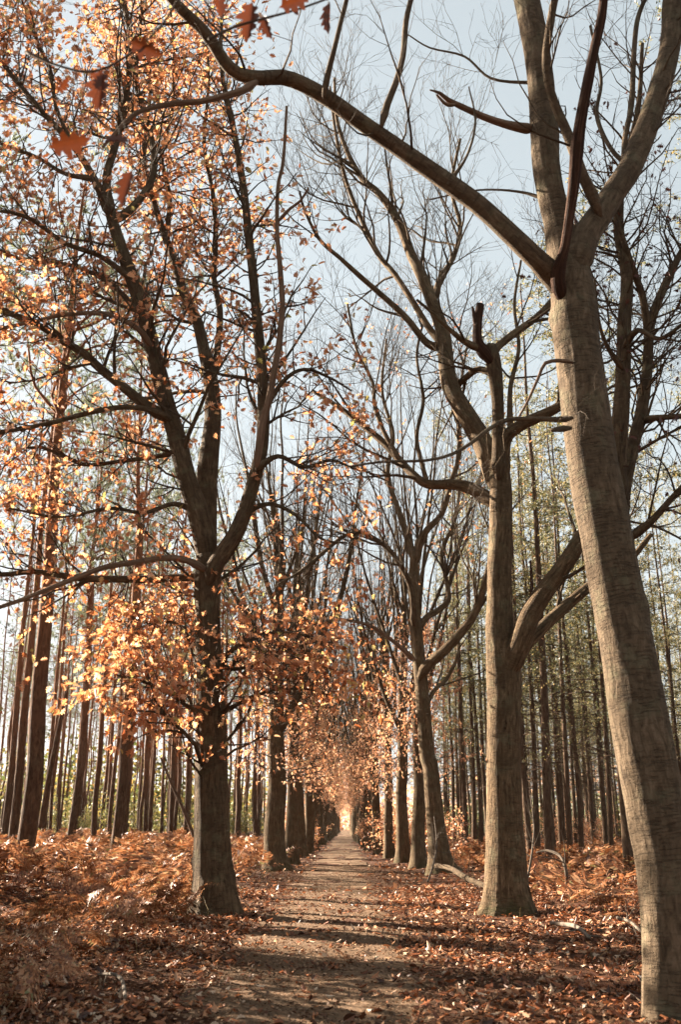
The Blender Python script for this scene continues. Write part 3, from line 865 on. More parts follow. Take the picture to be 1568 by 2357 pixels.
protos = [avenue_oak(101, 20.5, .40, leafy=.7), avenue_oak(102, 19, .34, leafy=1.4), avenue_oak(103, 21.5, .37, leafy=.6), avenue_oak(104, 20, .32, leafy=1.2)]
used = set()
rng = np.random.default_rng(9)
o = copy_tree(protos[1])          # stands outside the frame, shades the foot of the leaning trunk
o.location = (-9.4, 17.9, float(gz(-9.4, 17.9)))
o.scale = (.6, .6, .52)
tag(o, 'young leafy oak standing beyond the left picture edge', 'tree')
ORD = ['second', 'third', 'fourth', 'fifth', 'sixth', 'seventh', 'eighth', 'ninth']
rows = {'left': [(640, 36.), (672, 41.5), (692, 48.5), (706, 56), (718, 64), (728, 72), (737, 80), (744, 88), (750, 97), (755, 106), (760, 116), (764, 126), (768, 137), (771, 149), (774, 162), (776, 176), (778, 192), (780, 210)],
        'right': [(963, 37.), (928, 42), (897, 48), (872, 54), (852, 62), (842, 70), (835, 78), (829, 87), (824, 96), (821, 106), (818, 117), (816, 128), (814, 140), (812, 153), (811, 167), (810, 182), (809, 200)]}
for side, lst in rows.items():
    for i, (cx, Y) in enumerate(lst):
        k = (i * 3 + (1 if side == 'right' else 0)) % 4
        if side == 'left' and i == 0: k = 0
        o = protos[k] if k not in used else copy_tree(protos[k])
        used.add(k)
        x = xat(cx, Y)
        o.location = (x, Y, float(gz(x, Y)) - .02)
        o.rotation_euler = (0, 0, rng.uniform(0, 6.28))
        s = rng.uniform(.92, 1.08)
        sx = s * (1.0 if side == 'left' and i == 0 else .8 if side == 'left' else .7)
        o.scale = (sx, sx, s)
        if i < 6:
            if side == 'left':
                lab = '%s oak trunk along the left row of the avenue, counted from the orange oak' % ORD[i]
            else:
                lab = 'straight oak on the right row, %s after the leaning pale oak' % (['first'] + ORD)[i]
            grp = 'avenue oaks'
        else:
            lab = 'distant oak among the merging trunks at the far end of the %s row' % side
            grp = 'far avenue oaks, %s row' % side
        tag(o, lab, 'tree', grp)


# ------------------------------------------------------------------ pine wood on the left, larch wood on the right
NEEDLE = (np.array([[-.035, 0, 0], [.035, 0, 0], [.02, 1, .06], [-.02, 1, .06]]), np.array([[0, 1, 2, 3]]))


def pine(seed, H=21., r0=.22, crown=.58, kinky=.1, dense=1.0):
    rng = np.random.default_rng(seed)
    root = empty('pine_tree', (0, 0, 0))
    g = Geo()
    n = 10
    zt = np.linspace(-.2, H, n)
    off = np.cumsum(rng.normal(0, kinky, (n, 2)), 0)
    P = np.column_stack([off - off[0], zt])
    Rr = r0 * (1 - .85 * np.linspace(0, 1, n) ** 1.2)
    Pt, Rt = limb(g, P, Rr, 14, .25, .05, .15, seed, knots=8, rough=.02)
    g.build('trunk', M['pine'], root)
    tr = to_k(Pt, Rt, 20)
    Pk, Rk = np.array([tr[0]]), np.array([tr[1]])
    B1, b1 = spawn(rng, Pk, Rk, 26, (crown, .99), (45, 85), K=8, rad=.5, up=.35, wob=.17, absln=(1.6, 4.2), rmin=.012, rmax=.06)
    D1, d1 = spawn(rng, Pk, Rk, 10, (crown * .45, crown), (70, 100), K=5, rad=.25, up=-.1, wob=.15, absln=(.5, 1.8), rmin=.008, rmax=.02)
    B2, b2 = spawn(rng, B1, b1, 150, (.25, 1), (30, 60), K=6, rad=.5, up=.4, wob=.15, absln=(.6, 1.6), rmin=.007)
    g = Geo(); tubes(g, B1, b1, 5); tubes(g, B2, b2, 3); tubes(g, D1, d1, 4)
    tag(g.build('branches', M['pine'], root), kind='stuff')
    g = Geo()
    # sprays of needles in flat, loose plates at the branch ends
    B3, b3 = spawn(rng, B2, b2, int(300 * dense), (.3, 1), (25, 60), K=4, rad=.6, up=.3, wob=.15, absln=(.25, .6), rmin=.004)
    tubes(g, B3, b3, 3)
    m = len(B3)
    per = 16
    p = np.repeat(np.arange(m), per)
    s = rng.uniform(.25, 1, m * per)[:, None]
    pos = B3[p, 1] * (1 - s) + B3[p, 3] * s
    T = norm(B3[p, 3] - B3[p, 1])
    yd = norm(T + norm(rng.normal(size=(m * per, 3))) * .9)
    place(g, (NEEDLE[0] * [2.2, 1, 1], NEEDLE[1]), pos, yd, rng.normal(size=(m * per, 3)), rng.uniform(.12, .22, m * per))
    tag(g.build('crown', M['needles'], root, None, False), kind='stuff')
    return root


def larch(seed, H=21., r0=.15, dense=1.0):
    rng = np.random.default_rng(seed)
    root = empty('larch_tree', (0, 0, 0))
    g = Geo()
    n = 9
    zt = np.linspace(-.2, H, n)
    off = np.cumsum(rng.normal(0, .05, (n, 2)), 0)
    P = np.column_stack([off - off[0], zt])
    Pt, Rt = limb(g, P, r0 * (1 - .88 * np.linspace(0, 1, n)), 12, .3, .045, .25, seed, knots=6)
    g.build('trunk', M['larch'], root)
    tr = to_k(Pt, Rt, 24)
    Pk, Rk = np.array([tr[0]]), np.array([tr[1]])
    B1, b1 = spawn(rng, Pk, Rk, 95, (.14, .99), (72, 102), K=7, rad=.25, up=.18, wob=.10, absln=(.8, 2.6), rmin=.006, rmax=.022)
    B2, b2 = spawn(rng, B1, b1, 420, (.2, 1), (35, 65), K=5, rad=.6, up=-.15, wob=.14, absln=(.35, .9), rmin=.004)
    g = Geo(); tubes(g, B1, b1, 3); tubes(g, B2, b2, 3)
    tag(g.build('branches', M['larch'], root), kind='stuff')
    g = Geo()
    Bq = B2[B2[:, 0, 2] > H * .16]
    m = len(Bq); per = int(27 * dense)
    p = np.repeat(np.arange(m), per)
    s = rng.uniform(0, 1, m * per) * 4; i = np.minimum(s.astype(int), 3); f = (s - i)[:, None]
    pos = Bq[p, i] * (1 - f) + Bq[p, i + 1] * f + rng.normal(size=(m * per, 3)) * .03
    keep = rng.uniform(size=len(pos)) < .10 + .90 * smooth(H * .22, H * .5, pos[:, 2])
    pos = pos[keep]
    yd = norm(rng.normal(size=pos.shape) + [0, 0, -.3])
    place(g, QUAD, pos, yd, rng.normal(size=pos.shape), rng.uniform(.045, .105, len(pos)))
    tag(g.build('crown', M['larch_leaf'], root, None, False), kind='stuff')
    return root


def scatter_trees(protos, spots, group):
    first = set()
    for (x, y, k, sx, sz, tilt, lab, grp) in spots:
        k = k % len(protos)
        o = protos[k] if k not in first else copy_tree(protos[k])
        first.add(k)
        o.location = (x, y, float(gz(x, y)) - .03)
        o.rotation_euler = (tilt[1], tilt[0], rng.uniform(0, 6.28) if abs(tilt[0]) + abs(tilt[1]) < .02 else 0)
        o.scale = (sx, sx, sz)
        tag(o, lab, 'tree', grp or group)


def fill(spots, n, xr, yr, mind, ok, kmax, srange, label, grp):
    pts = [(s[0], s[1]) for s in spots]
    tries = 0; c = 0
    while c < n and tries < 20000:
        tries += 1
        y = yr[0] + (yr[1] - yr[0]) * rng.uniform() ** 1.0
        x = rng.uniform(*xr)
        if not ok(x, y): continue
        if min([(x - a) ** 2 + (y - b) ** 2 for a, b in pts] + [1e9]) < mind ** 2: continue
        pts.append((x, y)); c += 1
        spots.append((x, y, int(rng.integers(kmax)), rng.uniform(*srange), rng.uniform(.88, 1.1), (rng.normal(0, .012), rng.normal(0, .012)), label(784 + x / y * F) if callable(label) else label, grp))


rng = np.random.default_rng(77)
pines = [pine(201, 20, .21, .60, .05), pine(202, 21.5, .20, .62, .06), pine(203, 19, .22, .55, .09, 1.3), pine(204, 22, .18, .64, .05), pine(205, 20, .2, .6, .11, 1.2)]
thin_pines = [pine(211, 20, .12, .66, .06, .35), pine(212, 22, .11, .7, .05, .3), pine(213, 18, .12, .62, .12, .4)]
PW = .20


def pspot(cx, Y, w, k, lab, tilt=(0, 0), sz=1.0):
    return (xat(cx, Y), Y, k, w / 2 / F * Y / PW * .86, sz, tilt, lab, None)


sp = [
    pspot(58, 26.3, 46, 0, 'dark thick pine near the left picture edge, the stoutest in the pine wood', (0, 0)),
    pspot(30, 36, 27, 3, 'pine just left of and behind the stoutest pine'),
    pspot(10, 44, 19, 1, 'slender pine cut by the left picture edge'),
    pspot(162, 43.5, 21, 2, 'pine midway between the stoutest pine and the dark pine before the orange oak'),
    pspot(265, 34, 26, 4, 'dark pine halfway between the stoutest pine and the orange oak', (-.02, 0)),
    pspot(286, 44, 18, 1, 'pine close behind the right side of the dark halfway pine'),
    pspot(218, 50, 15, 0, 'thin reddish pine just left of the dark halfway pine'),
    pspot(102, 55, 13, 3, 'thin pine right behind the stoutest pine'),
    pspot(394, 47, 13, 1, 'thin pine just left of the orange oak trunk'),
    pspot(345, 58, 12, 3, 'slim pine standing third to the left of the orange oak trunk'),
    pspot(426, 62, 12, 0, 'slim pine showing against the left flank of the orange oak trunk'),
    pspot(545, 66, 13, 2, 'slim pine just right of the orange oak trunk'),
    pspot(590, 70, 12, 4, 'slim pine nearest the second avenue trunk on its left'),
]


def okL(x, y):
    if x > -6.5: return False
    c = 784 + (x / y) * F
    return True


fill(sp, 62, (-48, -6.5), (44, 120), 2.0, lambda x, y: okL(x, y) and -1.1 < x / y < -.085, 5, (.42, .78), lambda c: 'slim pine in the pine wood, ' + ('hidden deep beyond the left picture edge' if c < 0 else 'behind the stoutest pine' if c < 110 else 'between the stoutest pine and the dark halfway pine' if c < 265 else 'between the dark halfway pine and the orange oak' if c < 445 else 'directly behind the orange oak trunk' if c < 525 else 'between the orange oak and the second avenue trunk'), 'pines in the wood on the left')
# pines standing beyond the left picture edge throw their shade over the foreground
for x, y, k in ((-11.0, 22.2, 0), (-12.4, 22.9, 1), (-13.8, 25.9, 2), (-15.6, 24.7, 3), (-17.2, 25.4, 4), (-10.9, 25.0, 0), (-18.5, 26.4, 1), (-14.2, 24.8, 3)):
    sp.append((x, y, k, .9, 1., (0, 0), 'pine standing beyond the left picture edge', 'pines beyond the left edge'))
for x, y, k in ((-10.6, 18.0, 2), (-12.9, 19.9, 4), (-11.6, 19.9, 2)):
    sp.append((x, y, k, 1.0, 1.17, (0, 0), 'pine standing beyond the left picture edge', 'pines beyond the left edge'))
scatter_trees(pines, sp, 'pines in the wood on the left')
sq = list(sp)
fill(sq, 120, (-60, -6.5), (52, 150), 1.3, lambda x, y: -.36 < x / y < -.075, 3, (.7, 1.15), lambda c: 'thin pole-like pine ' + ('at the left picture edge, far back' if c < 110 else 'far back between the stoutest pine and the dark halfway pine' if c < 265 else 'far back between the dark halfway pine and the orange oak' if c < 445 else 'far back right of the orange oak'), 'thin pines far back on the left')
scatter_trees(thin_pines, sq[len(sp):], 'thin pines far back on the left')

larches = [larch(301, 21, .15), larch(302, 22, .15, 1.2), larch(303, 20, .14, .9), larch(304, 23, .16, 1.1)]
PW = .145
sp = [
    pspot(1262, 34, 25, 0, 'stout larch trunk just right of the grey broken-topped oak'),
    pspot(1445, 31, 30, 3, 'larch trunk half hidden behind the thick leaning trunk'),
    pspot(1236, 44, 15, 1, 'slim larch close behind the right side of the broken-topped oak'),
    pspot(1310, 40, 16, 2, 'slim larch second right of the stout larch'),
    pspot(1291, 52, 12, 3, 'thin larch directly right of the stout larch'),
    pspot(1336, 43, 14, 1, 'slim larch midway between the stout larch and the leaning trunk'),
    pspot(1364, 55, 12, 0, 'thin dark larch just right of the midway slim larch'),
    pspot(1392, 50, 13, 2, 'thin larch nearest the left flank of the leaning trunk'),
    pspot(1072, 50, 13, 3, 'slim larch midway between the leaning pale oak and the broken-topped oak'),
    pspot(1106, 58, 12, 1, 'thin larch nearest the left flank of the broken-topped oak'),
    pspot(1046, 62, 11, 2, 'thin larch just right of the leaning pale oak'),
]
fill(sp, 165, (6.5, 46), (38, 130), 1.6, lambda x, y: .06 < x / y < .40, 4, (.5, .95), lambda c: 'slim larch in the larch wood, ' + ('left of the leaning pale oak' if c < 985 else 'between the leaning pale oak and the broken-topped oak' if c < 1120 else 'behind the broken-topped oak' if c < 1205 else 'between the broken-topped oak and the leaning trunk' if c < 1450 else 'behind or right of the thick leaning trunk'), 'larches in the wood on the right')
fill(sp, 8, (7, 20), (18, 42), 2.2, lambda x, y: .36 < x / y < .55, 4, (.8, 1.1), 'larch standing at or beyond the right picture edge', 'larches at the right edge')
scatter_trees(larches, sp, 'larches in the wood on the right')


# ------------------------------------------------------------------ shrubs under the trees
def shrub(seed, h=2.2, mat='shrub_leaf', size=(.06, .13)):
    rng = np.random.default_rng(seed)
    root = empty('shrub', (0, 0, 0))
    n = 9
    az = rng.uniform(0, 6.28, n); P = []
    for a in az:
        d = np.array([math.cos(a) * .45, math.sin(a) * .45, 1.]); p = [np.array([math.cos(a) * .08, math.sin(a) * .08, -.05])]
        for _ in range(6):
            d = norm(d + rng.normal(0, .16, 3)); p.append(p[-1] + d * h / 6 * rng.uniform(.7, 1.1))
        P.append(p)
    P = np.array(P); Rr = np.full((n, 7), .018) * (1 - .8 * np.linspace(0, 1, 7))
    A, a_ = spawn(rng, P, Rr, 90, (.1, 1), (30, 70), K=5, rad=.6, up=.2, wob=.2, absln=(.4, 1.1), rmin=.004)
    g = Geo(); tubes(g, P, Rr, 4); tubes(g, A, a_, 3)
    tag(g.build('stems', M['twig'], root), kind='stuff')
    g = Geo(); leaves_on(rng, g, A, 14, size, QUAD, .1, .3, None, .06)
    tag(g.build('leaves', M[mat], root, None, False), kind='stuff')
    return root


shr = [shrub(401), shrub(402, 2.8), shrub(403, 1.8, 'far_leaf'), shrub(404, 2.4, 'oak_leaf')]
rng = np.random.default_rng(5)
first = set()
spots = []
for cx in (20, 95, 130, 185, 205, 250, 320, 330, 375, 410, 540, 570, 600): spots.append((cx, rng.uniform(62, 105), int(rng.integers(2)), 'yellow-green shrub far back between the pine trunks', 'shrubs under the pines'))
for cx in (1060, 1090, 1215, 1240, 1290, 1330, 1370, 1400, 1430): spots.append((cx, rng.uniform(55, 95), int(rng.integers(3)), 'leafy shrub far back between the larch trunks', 'shrubs under the larches'))
for cx, Y, k in ((880, 58, 3), (910, 50, 2), (940, 45, 3), (860, 70, 2), (985, 52, 2), (715, 62, 3), (1035, 40, 2)):
    spots.append((cx, Y, k, 'orange-leaved shrub at the foot of the avenue trees', 'orange shrubs along the avenue'))
for x, y, k, s in ((-8.2, 13.3, 3, 1.9), (-7.2, 11.5, 0, 1.5), (-7.9, 12.5, 1, 1.6), (-8.6, 12.2, 0, 2.1), (-9.8, 13.2, 3, 2.2), (-9.0, 15.4, 1, 1.7), (-6.3, 10.0, 3, 1.3), (-7.0, 10.6, 1, 1.7), (-7.4, 10.0, 0, 1.9), (-8.3, 11.4, 1, 2.0)):      # outside the frame, shading the near left verge
    o = copy_tree(shr[k])
    o.location = (x, y, float(gz(x, y)))
    o.scale = (s, s, s)
    tag(o, 'tall leafy shrub beyond the left picture edge', 'shrub', 'shrubs beyond the left edge')
for cx, Y, k, lab, grp in spots:
    o = shr[k] if k not in first else copy_tree(shr[k])
    first.add(k)
    x = xat(cx, Y)
    o.location = (x, Y, float(gz(x, Y)))
    o.rotation_euler = (0, 0, rng.uniform(0, 6.28))
    s = rng.uniform(.8, 1.4)
    o.scale = (s, s, s)
    tag(o, lab, 'shrub', grp)

# far wood closing the view
g = Geo()
n = 26000
rng = np.random.default_rng(6)
x = rng.uniform(-170, 170, n); y = rng.uniform(215, 300, n)
hh = 7 + 5 * fbm(x * .05, y * .05) + 4 * smooth(10, 60, x)
pos = np.stack([x, y, np.abs(rng.uniform(0, 1, n)) ** .8 * hh + gz(x, y)], -1)
place(g, QUAD, pos, rng.normal(size=(n, 3)), rng.normal(size=(n, 3)), rng.uniform(.5, 1.3, n))
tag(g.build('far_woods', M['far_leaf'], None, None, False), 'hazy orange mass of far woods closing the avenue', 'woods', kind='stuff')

g = Geo()
n = 46000
x = rng.uniform(-130, -13, n); y = rng.uniform(105, 205, n)
hh = 9 + 4.5 * fbm(x * .06, y * .06)
pos = np.stack([x, y, rng.uniform(0, 1, n) * np.maximum(hh, 1) + gz(x, y)], -1)
place(g, QUAD, pos, rng.normal(size=(n, 3)), rng.normal(size=(n, 3)), rng.uniform(.35, .9, n))
tag(g.build('far_woods', M['shrub_leaf'], None, None, False), 'olive thicket closing the view behind the pine trunks', 'woods', kind='stuff')
g = Geo()
n = 20000
x = rng.uniform(14, 120, n); y = rng.uniform(125, 205, n)
hh = 7 + 4 * fbm(x * .06 + 5, y * .06)
pos = np.stack([x, y, rng.uniform(0, 1, n) * np.maximum(hh, 1) + gz(x, y)], -1)
place(g, QUAD, pos, rng.normal(size=(n, 3)), rng.normal(size=(n, 3)), rng.uniform(.35, .9, n))
tag(g.build('far_woods', M['needles'], None, None, False), 'dark green thicket closing the view behind the larch trunks', 'woods', kind='stuff')

# ------------------------------------------------------------------ ground cover
rng = np.random.default_rng(15)


def frond(fine, arch, np_=11):
    V, Fc = [], []
    s = np.linspace(0, 1, 9)
    yy = s - .25 * arch * s ** 2; zz = arch * (s * .9 - 1.25 * s ** 2)
    for i in range(9):
        w = .008 * (1 - .8 * s[i]); V += [[-w, yy[i], zz[i]], [w, yy[i], zz[i]]]
    for i in range(8): Fc.append([2 * i, 2 * i + 1, 2 * i + 3, 2 * i + 2])
    r = np.random.default_rng(int(arch * 100) + fine)
    for j in range(np_):
        t = .22 + .76 * j / (np_ - 1)
        y0 = t - .25 * arch * t * t; z0 = arch * (t * .9 - 1.25 * t * t)
        L = .36 * (1 - t) ** .7 + .05
        for sd in (-1, 1):
            L_ = L * r.uniform(.75, 1.1); dz = r.uniform(-.5, .15); dy = r.uniform(.2, .6)
            d = np.array([sd, dy, dz]); d /= np.linalg.norm(d)
            e = np.array([-d[1] * sd, d[0] * sd, r.uniform(-.4, .4)])
            b = len(V)
            if fine:
                m = 5
                for q in range(m):
                    u0 = q / m; c0 = np.array([0, y0, z0]) + d * L_ * u0; c1 = np.array([0, y0, z0]) + d * L_ * (u0 + .8 / m)
                    wd = L_ * .30 * (1 - u0) + .008
                    for ss in (-1, 1):
                        b = len(V)
                        V += [list(c0), list(c1), list((c0 + c1) / 2 + e * ss * wd + d * wd * .4 + [0, 0, r.uniform(-.3, .1) * wd])]
                        Fc.append([b, b + 1, b + 2, b + 2])
            else:
                c = np.array([0, y0, z0]); mid = c + d * L_ * .4; w = L_ * .17
                V += [list(c), list(mid + e * w), list(c + d * L_), list(mid - e * w)]
                Fc.append([b, b + 1, b + 2, b + 3])
    return np.array(V), Fc


def place_frond(geo, fr, pos, yd, zd, size):
    V, Fc = fr
    q = np.array([f for f in Fc if f[3] != f[2]]); t = np.array([f[:3] for f in Fc if f[3] == f[2]])
    n = len(pos)
    if not n: return
    y = norm(yd); x = norm(np.cross(y, zd)); z = np.cross(x, y)
    Wv = (V[None, :, 0:1] * x[:, None] + V[None, :, 1:2] * y[:, None] + V[None, :, 2:3] * z[:, None]) * size[:, None, None] + pos[:, None]
    off = (np.arange(n) * len(V))[:, None, None]
    fs = [(q[None] + off).reshape(-1, 4)]
    if len(t): fs.append((t[None] + off).reshape(-1, 3))
    geo.add(Wv, fs)


FINE = [frond(1, a) for a in (.35, .7, 1.0)]
ROUGH = [frond(0, a, 9) for a in (.35, .7, 1.0)]


def bracken(name, n, xr, yr, dens, h, label, fine_y=19):
    g = Geo()
    y = rng.uniform(0, 1, n * 3) ** 1.35 * (yr[1] - yr[0]) + yr[0]
    x = rng.uniform(*xr, n * 3)
    m = (rng.uniform(size=n * 3) < dens(x, y)) & (np.abs(x) < 4 + y * .42)
    x, y = x[m][:n], y[m][:n]
    k = len(x)
    pos = np.stack([x, y, gz(x, y) + rng.uniform(0, h, k)], -1)
    az = rng.uniform(0, 6.28, k); el = rng.uniform(-.1, .95, k)
    yd = np.stack([np.cos(az) * np.cos(el), np.sin(az) * np.cos(el), np.sin(el)], -1)
    zd = np.stack([rng.normal(0, .35, k), rng.normal(0, .35, k), np.ones(k)], -1)
    sz = rng.uniform(.4, .95, k)
    vi = rng.integers(0, 3, k)
    for j in range(3):
        a = (vi == j) & (y < fine_y); b_ = (vi == j) & (y >= fine_y)
        place_frond(g, FINE[j], pos[a], yd[a], zd[a], sz[a])
        place_frond(g, ROUGH[j], pos[b_], yd[b_], zd[b_], sz[b_])
    tag(g.build(name, M['bracken'], None, None, False), label, 'bracken', kind='stuff')


bracken('bracken', 5200, (-26, -2.4), (8.4, 62), lambda x, y: smooth(-1.7, -3.2, x) * (.55 + .45 * fbm(x * .5, y * .4)), .45, 'russet dead bracken covering the ground under the pines')
bracken('bracken', 3600, (3.2, 26), (9, 62), lambda x, y: smooth(3.0, 6.5, x + (y - 18) * .06) * (.5 + .5 * fbm(x * .5 + 7, y * .4)), .22, 'russet dead bracken covering the ground under the larches')


def litter(name, n, tm, xr, yr, dens, size, mat, label, lift=.03, flat=1.6, cat='leaves'):
    g = Geo()
    y = rng.uniform(0, 1, n * 4) ** 1.6 * (yr[1] - yr[0]) + yr[0]
    x = rng.uniform(*xr, n * 4)
    m = (rng.uniform(size=n * 4) < dens(x, y)) & (np.abs(x) < 1.5 + y * .40)
    x, y = x[m][:n], y[m][:n]
    k = len(x)
    pos = np.stack([x, y, gz(x, y) + .012 + rng.uniform(0, lift, k)], -1)
    yd = norm(np.stack([rng.normal(size=k), rng.normal(size=k), rng.normal(0, .25, k)], -1))
    zd = norm(np.stack([rng.normal(0, .5, k), rng.normal(0, .5, k), np.full(k, flat)], -1))
    zd = zd * np.where(rng.uniform(size=k) < .5, 1, -1)[:, None]
    vi = rng.integers(0, len(tm), k)
    for j, t in enumerate(tm):
        a = vi == j
        place(g, t, pos[a], yd[a], zd[a], rng.uniform(*size, k)[a])
    tag(g.build(name, M[mat], None, None, False), label, cat, kind='stuff')
    return k


off_path = lambda x: smooth(.7, 1.9, np.abs(x - PATH_X))
litter('fallen_leaves', 60000, [LEAF_S, LEAF_C, LEAF_D], (-7, 9), (5, 26), lambda x, y: .09 + .96 * off_path(x) * np.where(x < -5, .5, 1) * np.clip(.72 + .75 * fbm(x * .9 + 4, y * .7), .12, 1), (.045, .115), 'litter', 'brown and orange oak leaves strewn over the verges')
litter('fallen_leaves', 16000, [LEAF_S, QUAD], (-12, 16), (24, 90), lambda x, y: .06 + .94 * off_path(x), (.10, .2), 'litter', 'fallen leaves thinning out along the far verges')
litter('leaf_fragments', 60000, [CHIP], (-2.6, 2.2), (5, 40), lambda x, y: .25 + .75 * (fbm(x * 1.3, y * .6) * .5 + .5), (.015, .055), 'chips', 'crumbled leaf fragments trodden into the path', .012, 2.5, 'leaf crumbs')

# dry grass and seedlings in the verges
g = Geo()
n = 7000
y = rng.uniform(0, 1, n) ** 1.3 * 45 + 7
x = np.where(rng.uniform(size=n) < .6, rng.uniform(-14, -2.2, n), rng.uniform(2.6, 14, n))
m = (fbm(x * .8 + 3, y * .5) > .05) & (np.abs(x) < 2 + y * .4)
x, y = x[m], y[m]; n = len(x)
d = norm(np.stack([rng.normal(0, .45, n), rng.normal(0, .45, n), np.ones(n)], -1))
L = rng.uniform(.2, .6, n)
P = np.empty((n, 4, 3)); P[:, 0] = np.stack([x, y, gz(x, y) - .01], -1)
for k in range(1, 4):
    d = norm(d + np.stack([rng.normal(0, .2, n), rng.normal(0, .2, n), np.full(n, -.12)], -1)); P[:, k] = P[:, k - 1] + d * (L / 3)[:, None]
tubes(g, P, np.repeat(np.array([[.003, .0028, .0022, .001]]), n, 0), 3)
tag(g.build('grass', M['grass'], None, None, False), 'thin dry grass and stalks poking through the bracken', 'grass', kind='stuff')


# ------------------------------------------------------------------ fallen branches and leaning poles
def stick(name, label, pts, mat, cat='branch', twigs=0, seed=0, rough=.04, lift=0.):
    """pts: column, row, width, distance"""
    P, Rr = [], []
    for (cx, cy, w, Y, *zz) in pts:
        p, t = at(cx, cy, Y)
        if zz: p[2] = float(gz(p[0], p[1])) + zz[0]
        P.append(p); Rr.append(w / 2 / F * t)
    P = np.array(P); org = P[0].copy()
    root = empty(name, org, label, cat)
    g = Geo()
    pl, rl = limb(g, P, np.array(Rr), 10, .06, .06, 0, seed, knots=3, rough=rough)
    g.build('stem', M[mat], root, org)
    if twigs:
        r = np.random.default_rng(seed)
        a = to_k(pl, rl, 10)
        A, b = spawn(r, np.array([a[0]]), np.array([a[1]]), twigs, (.2, 1), (30, 70), K=5, rad=.5, up=.1, wob=.2, absln=(.25, .8), rmin=.004)
        for q in range(len(A)):
            g = Geo(); tubes(g, A[q:q + 1], b[q:q + 1], 4)
            g.build('twig', M[mat], root, org)


stick('fallen_branch', 'grey fallen log lying in the bracken left of the orange oak', [(292, 2078, 8, 17.2, .28), (268, 2098, 9, 16.6, .22), (242, 2130, 10, 15.4, .14)], 'grey_wood', 'branch', 0, 1)
stick('fallen_branch', 'pale curved stick in the dark bottom left corner', [(285, 2350, 9, 9.2, .10), (276, 2315, 9, 9.9, .16), (255, 2298, 8, 10.3, .16), (222, 2288, 6, 10.6, .12)], 'grey_wood', 'branch', 2, 2)
stick('fallen_branch', 'pale curved branch lying on leaves right of the broken-topped oak', [(1270, 2140, 8, 16.0, .08), (1300, 2148, 10, 15.7, .10), (1330, 2160, 10, 15.2, .12), (1360, 2184, 8, 14.6, .06)], 'grey_wood', 'branch', 2, 3)
stick('fallen_branch', 'thin pale sticks beside the foot of the leaning trunk', [(1424, 2136, 7, 15.6, .14), (1455, 2156, 7, 15.0, .16), (1484, 2176, 6, 14.6, .06)], 'grey_wood', 'branch', 4, 4)
stick('fallen_branch', 'dark fallen bough between the leaning pale oak and the broken-topped oak', [(1000, 2006, 12, 27, .45), (1040, 2008, 12, 25.5, .40), (1075, 2022, 13, 24, .30), (1120, 2036, 12, 22.6, .2)], 'oak_dark', 'branch', 14, 5)
stick('dead_bough', 'arched dead bough rising from the bracken right of the broken-topped oak', [(1306, 2040, 8, 22), (1304, 2005, 8, 22), (1292, 1972, 7, 22.2), (1262, 1958, 6, 22.6), (1236, 1962, 4, 23)], 'twig_pale', 'branch', 7, 6)
stick('dead_sapling', 'thin dead sapling leaning beside the broken-topped oak', [(1216, 2020, 6, 21), (1226, 1960, 5, 21.2), (1230, 1900, 4, 21.6), (1222, 1830, 3, 22)], 'twig_pale', 'sapling', 12, 7)
stick('dead_sapling', 'tangle of thin dead stems before the leaning pale oak', [(985, 2030, 5, 24), (998, 1990, 5, 24.3), (1006, 1940, 4, 24.8), (1000, 1880, 2, 25.2)], 'twig_pale', 'sapling', 16, 8)
stick('leaning_pole', 'dark dead stem leaning against the stoutest pine', [(92, 1905, 13, 33), (110, 1800, 12, 33), (132, 1690, 11, 33), (152, 1590, 8, 33)], 'pine', 'dead tree', 4, 9)
stick('leaning_pole', 'thin dead stem leaning towards the orange oak trunk', [(446, 1925, 9, 36), (420, 1860, 8, 36), (395, 1805, 7, 36), (370, 1745, 5, 36)], 'larch', 'dead tree', 3, 10)

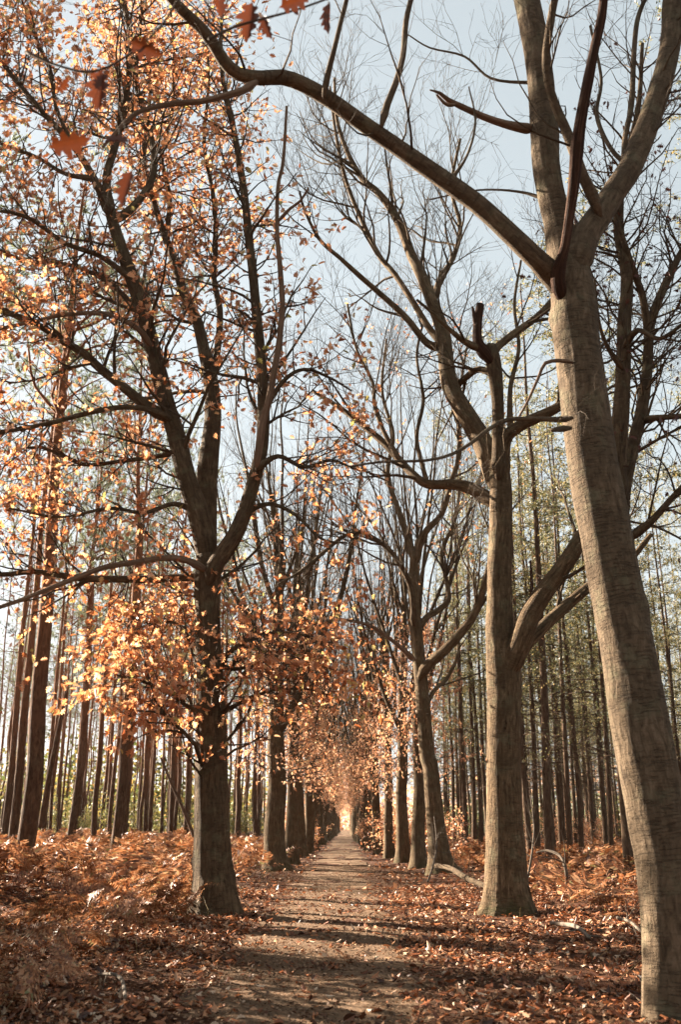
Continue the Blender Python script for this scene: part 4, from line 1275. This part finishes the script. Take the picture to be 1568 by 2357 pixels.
# ------------------------------------------------------------------ oak sprays hanging close to the camera at the top
def spray(label, twig, Y, leaves, seed):
    P, Rr = px(twig, Y[0], Y[1])
    org = P[0].copy()
    root = empty('oak_spray', org, label, 'branch', 'oak sprays hanging near the camera')
    g = Geo(); pl, rl = limb(g, P, Rr, 8, .03, .05, 0, seed, knots=2)
    g.build('twig', M['twig'], root, org)
    r = np.random.default_rng(seed)
    for (cx, cy, ln, ang, tilt) in leaves:
        Yl = (Y[0] + Y[1]) / 2 + r.uniform(-.15, .15)
        c, t = at(cx, cy, Yl)
        L = ln / F * t
        a = R_(ang)
        yd = _rt * math.cos(a) + _up * math.sin(a)
        zd = -_fw * math.cos(R_(tilt)) + np.cross(_fw, yd) * math.sin(R_(tilt))
        i = np.argmin(np.linalg.norm(pl - (c - yd * L / 2), axis=1))
        s0 = c - yd * L / 2
        g = Geo()
        place(g, LEAF, s0[None], yd[None], zd[None], np.array([L]))
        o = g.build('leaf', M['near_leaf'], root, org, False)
        pe = np.stack([pl[i] * (1 - q) + s0 * q + np.array([0, 0, -.03]) * math.sin(q * 3.14) for q in np.linspace(0, 1, 5)])
        g = Geo(); tubes(g, pe[None], np.full((1, 5), .0014), 4)
        g.build('leaf_stalk', M['twig'], o, org)


spray('russet oak leaves hanging blurred on a twig at the top centre', [(480, 90, 7), (540, 62, 6), (610, 42, 6), (690, 20, 5), (800, -20, 5)], (4.2, 4.4),
      [(572, 48, 92, -100, 15), (612, 62, 60, -70, 40), (680, 4, 80, 20, 30), (754, 40, 74, -95, 55), (505, 10, 60, 100, 30)], 1)
spray('russet oak leaves hanging blurred on twigs at the upper left', [(60, 120, 7), (130, 150, 6), (210, 165, 6), (290, 130, 5), (370, 60, 5), (420, -20, 5)], (4.2, 4.0),
      [(226, 206, 96, -98, 10), (335, 112, 82, -25, 35), (160, 330, 100, 10, 40), (268, 322, 62, 175, 45), (288, 432, 86, -110, 30), (145, 195, 44, 50, 60)], 2)

# ------------------------------------------------------------------ thin autumn haze
k = Nt('haze')
pv = k.n('ShaderNodeVolumePrincipled')
pv.inputs['Color'].default_value = (1, .96, .90, 1)
pv.inputs['Density'].default_value = .00005
pv.inputs['Anisotropy'].default_value = .3
k.l(pv.outputs[0], k.out.inputs['Volume'])
g = Geo()
x0, x1, y0, y1, z0, z1 = -1000., 1000., -60., 1500., -2., 28.
g.add([[x, y, z] for z in (z0, z1) for y in (y0, y1) for x in (x0, x1)], np.array([[0, 2, 3, 1], [4, 5, 7, 6], [0, 1, 5, 4], [2, 6, 7, 3], [0, 4, 6, 2], [1, 3, 7, 5]]))
tag(g.build('haze', k.m, None, None, False), 'thin warm haze in the air of the wood', 'haze', kind='stuff')
